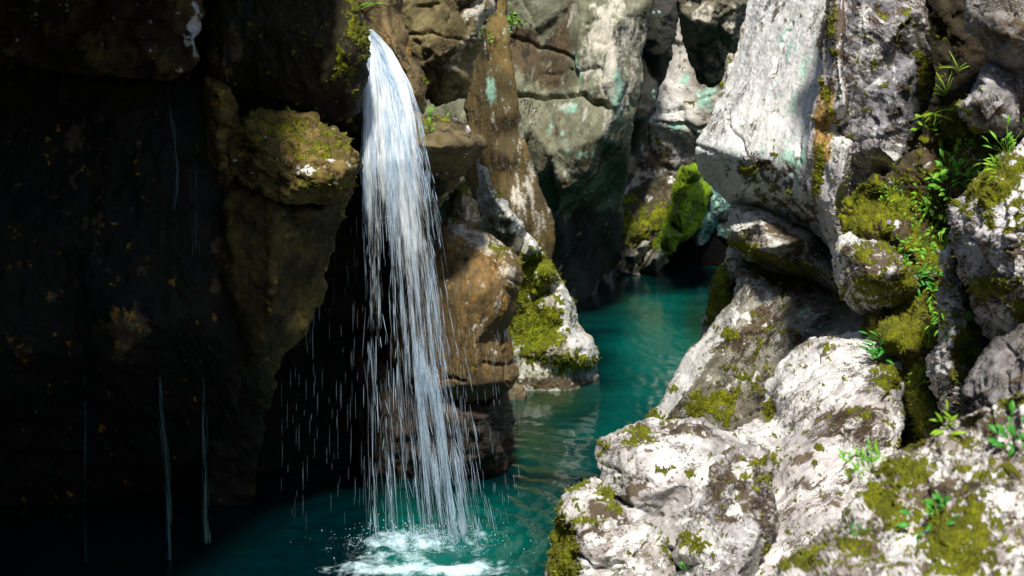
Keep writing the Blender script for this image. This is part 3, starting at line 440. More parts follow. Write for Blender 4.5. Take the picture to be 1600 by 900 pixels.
rock('round_rock', 'rounded brown mossy rock with a pale left edge under the column', 'rock', 9.9, [(1301, 385), (1312, 362), (1335, 356), (1370, 360), (1400, 372), (1432, 388), (1456, 412), (1464, 450), (1456, 484), (1420, 500), (1380, 498), (1346, 491), (1312, 471), (1300, 440)],
     ctrl=[(1325, 385, 9.6), (1350, 420, 9.3), (1400, 420, 9.2), (1430, 450, 9.4), (1380, 465, 9.4), (1330, 440, 9.5), (1380, 385, 9.45)], R=14, thick=.9, s=2.4, sm=7, big=(.3, .03), mid=(.12, .02), fine=(.04, .007), nscale=.13, **PALE, speck=.6,
     spots={'brown': [(1370, 415, 60, 40, .62)], 'moss': [(1370, 395, 50, 20, .5), (1380, 455, 70, 25, .55), (1430, 420, 30, 40, .6), (1430, 480, 40, 14, .7)], 'white': [(1325, 372, 25, 10, .7), (1312, 430, 8, 50, .7), (1335, 480, 20, 8, .6), (1385, 425, 10, 10, .5)], 'dark': [(1420, 492, 40, 8, .8)]})
rock('upper_right_rock', 'grey-brown rock filling the top right corner', 'rock', 9.2, [(1508, -300), (1900, -300), (1900, 140), (1600, 116), (1574, 110), (1545, 95), (1534, 72), (1513, 42), (1509, 0)], ctrl=[(1550, 20, 8.9), (1580, 60, 8.7), (1560, 85, 8.9), (1530, 40, 9.0)], autocr=4, R=10, thick=1.2, s=2.6, sm=4, big=(.4, .05), mid=(.14, .03), strat=(-35, 2), A=(.27, .25, .23), Bc=(.14, .12, .11), nscale=.14, speck=.75, spots={'brown': [(1570, 40, 60, 40, .4)]}, mat=M_NEAR)
rock('right_block', 'grey angular block below the corner rock at the right edge', 'rock', 9.3, [(1494, 172), (1512, 143), (1536, 106), (1560, 100), (1610, 112), (1900, 120), (1900, 240), (1600, 212), (1562, 215), (1522, 206), (1500, 186)], ctrl=[(1520, 160, 9.0), (1545, 130, 9.0), (1570, 160, 8.9), (1540, 190, 8.9), (1585, 185, 8.95), (1580, 130, 9.1)], R=8, thick=1, s=2.6, sm=3, facet=(.3, .03), big=(.3, .03), mid=(.12, .02), A=(.40, .38, .38), Bc=(.22, .20, .20), nscale=.14, speck=.6,
     spots={'white': [(1510, 160, 10, 25, .5), (1575, 195, 20, 14, .5)], 'moss': [(1500, 165, 8, 20, .6, 60), (1515, 205, 20, 8, .6), (1600, 110, 30, 8, .5)], 'brown': [(1575, 175, 20, 12, .5), (1600, 165, 8, 40, .7)]}, mat=M_NEAR)
rock('moss_topped_boulder', 'moss-topped rough boulder at the right edge with white lichen', 'boulder', 7.9, [(1484, 350), (1495, 312), (1521, 276), (1560, 248), (1600, 218), (1760, 180), (1760, 560), (1600, 540), (1550, 535), (1525, 500), (1500, 430), (1488, 385)],
     ctrl=[(1510, 330, 7.7), (1545, 290, 7.6), (1580, 260, 7.5), (1530, 370, 7.4), (1575, 340, 7.2), (1550, 420, 7.4), (1590, 440, 7.2), (1570, 490, 7.4), (1530, 450, 7.6)], autocr=5, R=14, thick=1.2, s=2.5, sm=4, big=(.3, .05), mid=(.11, .03), fine=(.04, .008), facet=(.16, .02), nscale=.11, A=(.62, .60, .62), Bc=(.38, .35, .36), speck=.7, mat=M_NEAR,
     spots={'moss': [(1555, 285, 60, 35, .85, 30), (1600, 320, 30, 60, .5), (1550, 450, 40, 16, .8), (1595, 480, 30, 20, .6), (1500, 320, 12, 25, .6, 60), (1550, 350, 10, 40, .5)], 'white': [(1585, 425, 26, 20, .8), (1515, 330, 25, 25, .5), (1555, 400, 20, 14, .5), (1555, 495, 20, 14, .7)], 'brown': [(1540, 470, 40, 20, .5), (1590, 390, 20, 20, .4)]})
rock('rough_rib', 'knobbly white limestone rib running down beside the gully', 'rock', 8.3, [(1464, 396), (1478, 380), (1492, 384), (1503, 430), (1520, 478), (1536, 520), (1525, 560), (1512, 600), (1500, 645), (1484, 690), (1468, 650), (1462, 625), (1446, 590), (1452, 565), (1466, 540), (1470, 505), (1462, 480), (1472, 447), (1468, 420)],
     ctrl=[(1480, 410, 8.0), (1485, 450, 7.95), (1495, 500, 7.9), (1478, 545, 7.95), (1465, 585, 7.95), (1490, 590, 7.8), (1480, 640, 7.8), (1515, 530, 7.95)], R=9, thick=.8, s=2.2, sm=3, big=(.2, .04), mid=(.08, .035), fine=(.03, .008), strat=(80, 1.6), facet=(.12, .025), nscale=.1, A=(.66, .63, .62), Bc=(.42, .38, .36), speck=.65, mat=M_NEAR,
     spots={'moss': [(1500, 560, 12, 60, .6), (1480, 495, 16, 14, .6), (1510, 540, 14, 30, .6), (1475, 440, 8, 20, .4)], 'white': [(1480, 400, 18, 20, .6), (1475, 520, 14, 20, .7), (1463, 580, 18, 16, .8), (1488, 470, 14, 20, .6)], 'brown': [(1515, 560, 20, 60, .6), (1490, 610, 20, 40, .4)]})
rock('grey_rock', 'dark grey weathered rock at the right edge above the foreground boulder', 'rock', 6.4, [(1500, 720), (1502, 640), (1510, 602), (1526, 570), (1541, 543), (1557, 525), (1600, 502), (1760, 470), (1760, 760)], ctrl=[(1530, 600, 6.15), (1560, 560, 6.1), (1600, 550, 5.9), (1560, 640, 5.9), (1600, 620, 5.8)], autocr=4, R=9, thick=1, s=2.6, sm=3, big=(.25, .04), mid=(.1, .022), fine=(.035, .007), strat=(38, 2.2), nscale=.1, A=(.26, .24, .235), Bc=(.13, .115, .105), speck=.7, mat=M_NEAR, spots={'moss': [(1585, 545, 30, 10, .5, 30), (1572, 600, 16, 8, .6), (1510, 620, 6, 30, .5)], 'brown': [(1580, 590, 40, 24, .4)]})
rock('white_boulder', 'big sun-bleached white boulder with flowing bedding lines', 'boulder', 9.4, [(1189, 650, 9.9), (1194, 608, 9.9), (1210, 572, 10), (1233, 552, 10), (1272, 526, 10), (1311, 519, 10), (1342, 516, 9.9), (1364, 500, 9.9), (1378, 528, 9.6), (1412, 560, 9.3), (1420, 600, 9.2), (1406, 625, 9), (1416, 655, 8.8), (1404, 700, 8.6), (1420, 760, 8.4), (1400, 990, 7.2), (1150, 990, 7.4), (1080, 800, 8.4), (1110, 715, 8.9), (1150, 676, 9.3)],
     ctrl=[(1225, 590, 9.5), (1240, 570, 9.6), (1290, 540, 9.55), (1350, 540, 9.4), (1212, 620, 9.4), (1232, 620, 9.2), (1205, 655, 9.5), (1280, 600, 9.05), (1340, 590, 9.0), (1385, 590, 8.95), (1300, 640, 8.75), (1370, 650, 8.6), (1240, 670, 8.9), (1330, 690, 8.4), (1280, 700, 8.45), (1385, 680, 8.5), (1230, 720, 8.5), (1170, 690, 9.0), (1260, 780, 8.2), (1310, 760, 8.2), (1250, 850, 7.9), (1300, 820, 7.9), (1200, 760, 8.5), (1230, 900, 7.7)],
     autocr=9, R=8, thick=1.3, s=2.3, sm=5, big=(.4, .045), mid=(.10, .02), fine=(.035, .006), strat=(36, 5), nscale=.13, A=(.68, .65, .64), Bc=(.40, .37, .36), speck=.58,
     cracks=[([(1195, 690), (1240, 660), (1300, 600), (1350, 560)], 3, .02)],
     spots={'white': [(1290, 580, 90, 40, .5, 30), (1220, 590, 25, 18, .5), (1190, 670, 40, 14, .5, 30)], 'moss': [(1200, 640, 8, 22, .85), (1395, 590, 30, 22, .75), (1290, 545, 10, 5, .5), (1210, 720, 12, 24, .6, -60), (1345, 650, 40, 8, .45, -20), (1390, 690, 20, 8, .5)], 'brown': [(1290, 545, 12, 8, .6), (1340, 650, 70, 14, .5), (1320, 680, 50, 12, .45), (1265, 760, 30, 10, .5), (1290, 720, 50, 14, .35), (1370, 560, 20, 10, .4)], 'speck': [(1340, 650, 80, 40, .35), (1260, 620, 60, 60, .1)]}, mat=M_NEAR)
rock('ledge_boulder', 'white boulder ledge above the river with brown patches on its crown', 'boulder', 9.1, [(930, 704), (938, 684), (972, 667), (1014, 654), (1052, 651), (1094, 653), (1131, 672), (1175, 690), (1200, 720, 8.7), (1180, 820, 8.1), (1060, 860, 8.0), (986, 830, 8.1), (946, 772, 8.5), (942, 746, 8.7), (931, 728, 8.9)],
     ctrl=[(955, 695, 8.8), (1000, 672, 8.85), (1060, 668, 8.8), (1110, 680, 8.7), (960, 740, 8.45), (1010, 715, 8.4), (1070, 710, 8.4), (1040, 760, 8.2), (990, 780, 8.25), (1120, 720, 8.4), (1080, 760, 8.2), (1150, 700, 8.6), (1030, 800, 8.3)], autocr=6, R=10, thick=1.1, s=2.4, sm=6, big=(.35, .045), mid=(.13, .022), fine=(.04, .006), strat=(25, 2), nscale=.14, A=(.64, .62, .61), Bc=(.34, .32, .31), speck=.5, mat=M_NEAR,
     cracks=[([(946, 770), (985, 790), (1035, 804)], 4, .07)], spots={'moss': [(1000, 680, 22, 20, .7, -30), (945, 700, 10, 24, .5), (1080, 742, 14, 8, .6), (940, 690, 14, 8, .6)], 'brown': [(1060, 668, 30, 10, .6), (1095, 672, 16, 10, .7), (1003, 760, 24, 16, .55), (1000, 690, 26, 22, .5)], 'white': [(970, 720, 40, 40, .4), (1060, 720, 50, 30, .4)]})
rock('corner_boulder', 'pale lower boulder with a mossy green flank dropping into the river', 'boulder', 8.6, [(930, 738), (893, 763), (873, 792), (871, 820), (860, 862), (850, 930), (845, 1010, 8.2), (1070, 1010, 7.2), (1060, 830), (1040, 804), (985, 780), (950, 755)],
     ctrl=[(900, 780, 8.35), (940, 775, 8.3), (885, 812, 8.2), (915, 840, 7.9), (912, 900, 7.85), (960, 820, 7.95), (1010, 830, 7.9), (980, 880, 7.7), (1030, 850, 7.9), (880, 880, 8.2)], autocr=6, R=9, thick=1, s=2.4, sm=4, big=(.3, .035), mid=(.11, .02), fine=(.04, .006), strat=(15, 2), nscale=.13, A=(.68, .66, .63), Bc=(.36, .33, .30), speck=.5, mat=M_NEAR,
     cracks=[([(913, 890), (960, 882), (1020, 878)], 3, .03), ([(946, 772), (1000, 795), (1040, 806)], 4, .06)], spots={'moss': [(882, 870, 22, 60, 1.1, 8), (878, 815, 12, 30, .6), (960, 785, 28, 14, .75, -30), (905, 760, 20, 6, .7, 30), (1040, 830, 14, 40, .5), (920, 815, 30, 8, .45)], 'brown': [(940, 800, 40, 12, .6, -20), (920, 830, 26, 10, .45)], 'white': [(970, 860, 50, 40, .5)]})
rock('lichen_boulder', 'brown-patched boulder with round white lichen spots in the bottom centre', 'boulder', 8.5, [(1090, 750), (1110, 722), (1132, 704), (1170, 695), (1198, 702), (1207, 741), (1212, 782), (1238, 812), (1228, 862), (1210, 910), (1190, 1010, 7.0), (1000, 1010, 7.4), (1026, 890), (1046, 826), (1072, 790)],
     ctrl=[(1150, 712, 8.25), (1185, 725, 8.2), (1110, 760, 8.1), (1150, 770, 7.7), (1180, 780, 7.7), (1090, 810, 7.9), (1130, 830, 7.5), (1180, 840, 7.5), (1060, 860, 7.8), (1100, 890, 7.4), (1160, 900, 7.3), (1205, 820, 7.8)], autocr=6, R=9, thick=1, s=2.4, sm=6, big=(.3, .04), mid=(.11, .018), fine=(.04, .006), nscale=.12, A=(.48, .46, .46), Bc=(.26, .235, .23), speck=.6, mat=M_NEAR,
     spots={'white': [(1160, 737, 13, 12, 1.2), (1142, 770, 9, 8, 1.1), (1147, 797, 11, 10, 1.1), (1100, 838, 30, 22, 1.0, -30), (1075, 880, 40, 20, .8), (1085, 895, 18, 12, .9), (1190, 870, 24, 30, .7), (1220, 830, 12, 18, .6)], 'brown': [(1150, 760, 50, 45, .65), (1200, 800, 20, 50, .5), (1130, 720, 40, 16, .4)], 'moss': [(1085, 850, 30, 12, .75, -20), (1205, 865, 18, 18, .85), (1190, 720, 8, 24, .6, -60), (1040, 840, 10, 30, .6), (1180, 745, 24, 10, .4)]})
rock('foreground_boulder', 'blurred mossy white boulder close up in the bottom right corner', 'boulder', 4.6, [(1600, 612), (1553, 630), (1506, 650), (1473, 668), (1436, 683), (1403, 702), (1375, 728), (1338, 778), (1302, 812), (1262, 846), (1216, 882), (1150, 1010, 3.6), (1850, 1010, 3.5), (1850, 540)],
     ctrl=[(1580, 640, 4.75), (1520, 665, 4.7), (1450, 700, 4.6), (1400, 740, 4.5), (1560, 700, 4.4), (1480, 740, 4.35), (1420, 800, 4.25), (1340, 820, 4.3), (1500, 800, 4.1), (1580, 780, 4.1), (1300, 870, 4.15), (1400, 870, 4.0), (1500, 880, 3.9), (1590, 880, 3.85)], autocr=10, R=10, thick=1, s=2.6, sm=5, big=(.18, .03), mid=(.06, .02), fine=(.02, .004), facet=(.10, .015), strat=(20, 1.5), nscale=.06, A=(.60, .57, .55), Bc=(.30, .26, .23), speck=.6, bias={'brown': .28, 'moss': .16, 'white': .2}, mat=M_NEAR,
     spots={'moss': [(1410, 740, 40, 22, .75), (1385, 790, 20, 50, .8, 40), (1480, 810, 70, 30, .5), (1500, 855, 50, 40, .8), (1260, 875, 40, 12, .7, 30), (1500, 690, 30, 10, .5), (1590, 625, 30, 10, .5), (1420, 690, 30, 8, .5), (1340, 860, 30, 30, .4), (1540, 740, 50, 14, .4)],
            'white': [(1470, 725, 22, 14, .6), (1530, 740, 30, 16, .5), (1420, 755, 14, 8, .7), (1400, 840, 30, 25, .5), (1560, 800, 40, 30, .35), (1450, 870, 30, 16, .4)], 'brown': [(1540, 660, 60, 16, .5), (1480, 770, 70, 20, .45), (1360, 830, 30, 30, .4)], 'orange': [(1235, 880, 14, 6, .9), (1275, 868, 20, 6, .4)]})
# unseen overhang, brow, left and rear walls added to shade; right wall goes on
rock('gorge_wall', 'unseen cliff overhang added to shade the left side', None, 8.6, [(-1700, -900), (350, -900), (398, -330), (398, -75), (100, -60), (-1700, -60)], ctrl=[(-600, -400, 5.0), (150, -300, 7.0), (-300, -150, 5.5), (-1000, -150, 4.5), (100, -150, 7.2), (330, -150, 8.2)], R=30, thick=5.0, s=14, big=(1.2, .2), **DK, kind='structure')
rock('gorge_wall', 'unseen cliff brow added to shade the moss block', None, 9.9, [(180, -500), (490, -500), (512, -300), (508, -75), (400, -62), (180, -60)], ctrl=[(300, -200, 9.6), (440, -200, 9.65)], R=20, thick=.9, s=12, big=(.8, .08), **DK, kind='structure')
def side_wall(a, b, top, label, side):
    n, k = 40, 30; a = np.array(a, float); b = np.array(b, float); t, h = np.meshgrid(np.linspace(0, 1, n), np.linspace(0, 1, k)); t, h = t.ravel(), h.ravel()
    q = a + (b - a) * t[:, None]; nr = np.array([-(b - a)[1], (b - a)[0]]) * side; nr /= np.linalg.norm(nr)
    V = np.column_stack([q, -1 + (top + 1) * h]); d = .9 * fbm(V / 3.0, 4) - .08 * (V[:, 2] - 3) ** 2 / 6
    V[:, :2] += nr * d[:, None]; m = len(V); back = V.copy(); back[:, :2] -= nr * 3.0; V = np.concatenate([V, back])
    i = np.arange(n * k).reshape(k, n); f = np.stack([i[:-1, :-1], i[:-1, 1:], i[1:, 1:], i[1:, :-1]], -1).reshape(-1, 4)
    rim = np.concatenate([i[0, :], i[1:, -1], i[-1, -2::-1], i[-2:0:-1, 0]]); r2 = np.roll(rim, -1)
    F4 = np.concatenate([f, f[:, ::-1] + m, np.column_stack([r2, rim, rim + m, r2 + m])])
    o = mesh_obj('gorge_wall', V, F4, M_ROCK, (a[0], a[1], -1))
    for nm, c in (('col', (.10, .09, .06, 1)), ('masks', (.3, .4, 0, .2))):
        at = o.data.attributes.new(nm, 'FLOAT_COLOR', 'POINT'); at.data.foreach_set('color', np.tile(np.array(c, np.float32), len(V)))
    fl = o.data.attributes.new('flow', 'FLOAT_VECTOR', 'POINT'); fl.data.foreach_set('vector', V.astype(np.float32).ravel()); tag(o, label, kind='structure')
side_wall((-5.2, 9.0), (-4.6, -9.0), 9.0, 'unseen left gorge wall added to cut sky light', 1)
side_wall((4.6, 13.0), (5.2, 2.0), 6.0, 'right gorge wall beyond the frame', -1)
side_wall((-7.0, -9.5), (7.0, -9.5), 4.0, 'unseen gorge wall behind the viewer added to cut sky light', 1)
# ================================================================ water
def water_material():
    m, N, L, B = new_mat('river_water')
    a = N.new('ShaderNodeAttribute'); a.attribute_name = 'foam'
    s = N.new('ShaderNodeAttribute'); s.attribute_name = 'shallow'
    tc = N.new('ShaderNodeTexCoord')
    n = N.new('ShaderNodeTexNoise'); n.inputs['Scale'].default_value = 16; n.inputs['Detail'].default_value = 8; n.inputs['Roughness'].default_value = .7; L.new(tc.outputs['Object'], n.inputs['Vector'])
    ad = N.new('ShaderNodeMath'); ad.operation = 'MULTIPLY_ADD'; L.new(n.outputs[0], ad.inputs[0]); ad.inputs[1].default_value = 1.3; ad.inputs[2].default_value = -.65
    a2 = N.new('ShaderNodeMath'); a2.operation = 'ADD'; L.new(ad.outputs[0], a2.inputs[0]); L.new(a.outputs['Fac'], a2.inputs[1])
    mr = N.new('ShaderNodeMapRange'); mr.interpolation_type = 'SMOOTHSTEP'; L.new(a2.outputs[0], mr.inputs[0]); mr.inputs[1].default_value = .36; mr.inputs[2].default_value = 1.05
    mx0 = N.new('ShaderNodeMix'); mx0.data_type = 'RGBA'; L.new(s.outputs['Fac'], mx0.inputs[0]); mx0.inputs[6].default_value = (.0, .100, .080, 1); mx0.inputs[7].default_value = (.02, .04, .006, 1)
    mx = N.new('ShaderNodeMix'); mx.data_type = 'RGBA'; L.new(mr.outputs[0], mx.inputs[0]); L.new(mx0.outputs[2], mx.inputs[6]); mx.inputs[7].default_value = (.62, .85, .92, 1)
    dp = N.new('ShaderNodeAttribute'); dp.attribute_name = 'deep_shade'; mxd = N.new('ShaderNodeMix'); mxd.data_type = 'RGBA'; L.new(dp.outputs['Fac'], mxd.inputs[0]); L.new(mx0.outputs[2], mxd.inputs[6]); mxd.inputs[7].default_value = (.0, .009, .011, 1); L.new(mxd.outputs[2], mx.inputs[6])  # near-black water tone: uneven depth plus painted shade
    L.new(mx.outputs[2], B.inputs['Base Color'])
    r = N.new('ShaderNodeMath'); r.operation = 'MULTIPLY_ADD'; L.new(mr.outputs[0], r.inputs[0]); r.inputs[1].default_value = .6; r.inputs[2].default_value = .10; L.new(r.outputs[0], B.inputs['Roughness'])
    B.inputs['IOR'].default_value = 1.33
    n2 = N.new('ShaderNodeTexNoise'); n2.inputs['Scale'].default_value = 9; n2.inputs['Detail'].default_value = 4; L.new(tc.outputs['Object'], n2.inputs['Vector'])
    b = N.new('ShaderNodeBump'); b.inputs['Strength'].default_value = .22; b.inputs['Distance'].default_value = .02; L.new(n2.outputs[0], b.inputs['Height']); L.new(b.outputs[0], B.inputs['Normal'])
    return m
def build_river():
    rows = np.concatenate([[398, 404], np.arange(408, 660, 2.2), np.arange(660, 945, 2.6), [980, 1100, 1500, 2600]])
    cols = np.concatenate([[-900, -500, -200, 100, 250], np.arange(330, 1230, 3.0), [1260, 1350, 1500, 1800, 2400]])
    PX, PY = np.meshgrid(cols, rows); Y = H * F / (PY - HY)
    V = P(PX.ravel(), PY.ravel(), Y.ravel()); V[:, 2] = 0
    x, y = V[:, 0], V[:, 1]; bx, by = (655 - CX) / F * 10.9, 10.8
    d = np.hypot(x - bx, (y - by) * .8); near = np.exp(-(d / 1.3) ** 2)
    z = .007 * fbm(np.column_stack([x * 2.2, y * 1.2, 0 * x]), 3) + .006 * pn(np.column_stack([x * 9, y * 5, 0 * x + 4]))
    z += near * (.035 * fbm(np.column_stack([x * 7, y * 6, 0 * x + 9]), 4) + .02) + .013 * np.exp(-d / 1.8) * np.sin(d * 24 + 2 * pn(np.column_stack([x * 2, y * 2, 0 * x])))
    V[:, 2] = z
    px, py = PX.ravel(), PY.ravel()
    foam = splat(px, py, [(635, 850, 80, 22, .78), (655, 893, 140, 12, .95), (620, 872, 110, 36, .52), (710, 845, 70, 34, .46), (745, 890, 80, 16, .52)])
    foam += .45 * fbm(np.column_stack([x * 6, y * 4, 0 * x + 2]), 4) * (foam > .05)
    foam = np.maximum(foam, splat(px, py, [(1010, 415, 50, 4, .5), (1050, 440, 20, 3, .4)]))
    shallow = splat(px, py, [(860, 620, 60, 35, .9), (835, 660, 40, 40, .6), (960, 440, 40, 40, .6), (1090, 500, 20, 40, .5)])
    deep_shade = np.clip(.86 + .5 * fbm(np.column_stack([x * .7, y * .9, 0 * x + 6]), 3) - splat(px, py, [(1040, 560, 75, 75, .9), (1030, 480, 70, 22, .6), (990, 660, 70, 40, .5), (680, 860, 150, 60, .95), (860, 620, 60, 35, .7)]) + .9 * sstep(640, 520, px), 0, 1)  # random depth, pale churned water, sunlit centre and shaded left painted in
    n, m = PX.shape; i = np.arange(n * m).reshape(n, m)
    Fq = np.stack([i[:-1, :-1], i[1:, :-1], i[1:, 1:], i[:-1, 1:]], -1).reshape(-1, 4)
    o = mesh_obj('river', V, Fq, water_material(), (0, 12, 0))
    for nm, v in (('foam', foam), ('shallow', shallow), ('deep_shade', deep_shade)):
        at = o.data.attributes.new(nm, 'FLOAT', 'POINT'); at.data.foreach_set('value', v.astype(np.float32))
    tag(o, 'turquoise river flowing through the gorge', kind='structure')
build_river()

def fall_material(name, col, tr, clear):
    m, N, L, B = new_mat(name)
    B.inputs['Base Color'].default_value = col; B.inputs['Roughness'].default_value = .25; B.inputs['IOR'].default_value = 1.33
    t = N.new('ShaderNodeBsdfTranslucent'); t.inputs[0].default_value = col
    mx = N.new('ShaderNodeMixShader'); mx.inputs[0].default_value = tr
    L.new(B.outputs[0], mx.inputs[1]); L.new(t.outputs[0], mx.inputs[2])
    tp = N.new('ShaderNodeBsdfTransparent'); m2 = N.new('ShaderNodeMixShader'); m2.inputs[0].default_value = clear
    L.new(mx.outputs[0], m2.inputs[1]); L.new(tp.outputs[0], m2.inputs[2]); L.new(m2.outputs[0], N['Material Output'].inputs[0])
    return m
M_FALL = fall_material('falling_water', (.72, .87, 1.0, 1), .35, .40)
M_TRICKLE = fall_material('trickling_water', (.22, .42, .42, 1), .4, .2)
def veil_material():
    m, N, L, B = new_mat('water_veil')
    r = N.new('ShaderNodeAttribute'); r.attribute_name = 'run'; d = N.new('ShaderNodeAttribute'); d.attribute_name = 'dens'
    def nz(sx, sy, det, rough):
        mp = N.new('ShaderNodeMapping'); mp.inputs['Scale'].default_value = (sx, sy, 1); L.new(r.outputs['Vector'], mp.inputs['Vector'])
        n = N.new('ShaderNodeTexNoise'); n.inputs['Scale'].default_value = 1; n.inputs['Detail'].default_value = det; n.inputs['Roughness'].default_value = rough; L.new(mp.outputs[0], n.inputs['Vector']); return n.outputs[0]
    def mt(op, a, b):
        n = N.new('ShaderNodeMath'); n.operation = op
        for i, x in enumerate((a, b)):
            if isinstance(x, float): n.inputs[i].default_value = x
            else: L.new(x, n.inputs[i])
        return n.outputs[0]
    v = mt('ADD', mt('MULTIPLY', nz(16, .9, 4, .65), .62), mt('MULTIPLY', nz(70, 3.0, 3, .65), .38))
    v = mt('ADD', mt('SUBTRACT', v, 1.0), d.outputs['Fac'])            # > 0 where there is water
    mr = N.new('ShaderNodeMapRange'); mr.interpolation_type = 'SMOOTHSTEP'; L.new(v, mr.inputs[0]); mr.inputs[1].default_value = -.06; mr.inputs[2].default_value = .20; mr.inputs[4].default_value = .88
    B.inputs['Base Color'].default_value = (.92, .97, 1.0, 1); B.inputs['Roughness'].default_value = .3; B.inputs['IOR'].default_value = 1.33
    t = N.new('ShaderNodeBsdfTranslucent'); t.inputs[0].default_value = (.92, .97, 1.0, 1); mx = N.new('ShaderNodeMixShader'); mx.inputs[0].default_value = .35; L.new(B.outputs[0], mx.inputs[1]); L.new(t.outputs[0], mx.inputs[2])
    tp = N.new('ShaderNodeBsdfTransparent'); m2 = N.new('ShaderNodeMixShader'); L.new(mr.outputs[0], m2.inputs[0]); L.new(tp.outputs[0], m2.inputs[1]); L.new(mx.outputs[0], m2.inputs[2]); L.new(m2.outputs[0], N['Material Output'].inputs[0])
    b = N.new('ShaderNodeBump'); b.inputs['Strength'].default_value = .5; b.inputs['Distance'].default_value = .02; L.new(v, b.inputs['Height']); L.new(b.outputs[0], B.inputs['Normal'])
    return m
M_VEIL = veil_material()
class Streaks:                                                # tapered three-sided threads of water
    def __init__(s): s.V = []; s.F = []; s.n = 0
    def add(s, pts, w):
        pts = np.asarray(pts); k = len(pts); t = np.linspace(0, 1, k); rad = w * np.clip(np.sin(np.pi * (t * .9 + .05)), .12, 1) ** .7
        for j in range(3):
            a = 2.094 * j + .5; s.V.append(pts + np.column_stack([np.cos(a) * rad, np.sin(a) * rad, 0 * rad]))
        b = s.n; q = np.arange(k - 1)
        for j in range(3):
            c = (j + 1) % 3; s.F.append(np.column_stack([b + j * k + q, b + c * k + q, b + c * k + q + 1, b + j * k + q + 1]))
        s.n += 3 * k
    def build(s, name, mat, parent=None, loc=None): return mesh_obj(name, np.concatenate(s.V), np.concatenate(s.F), mat, loc, parent)
FPY = [46, 60, 80, 130, 180, 250, 350, 450, 600, 750, 850]
FL = [572, 571, 570, 566, 563, 562, 566, 568, 567, 570, 574]
FR = [582, 596, 613, 641, 657, 671, 690, 706, 732, 760, 778]
def fall_point(u, py, dy):
    px = np.interp(py, FPY, FL) * (1 - u) + np.interp(py, FPY, FR) * u
    Y = np.interp(py, [46, 120, 250, 850], [11.95, 11.6, 11.25, 10.85]) + dy
    return P(px, py, Y)
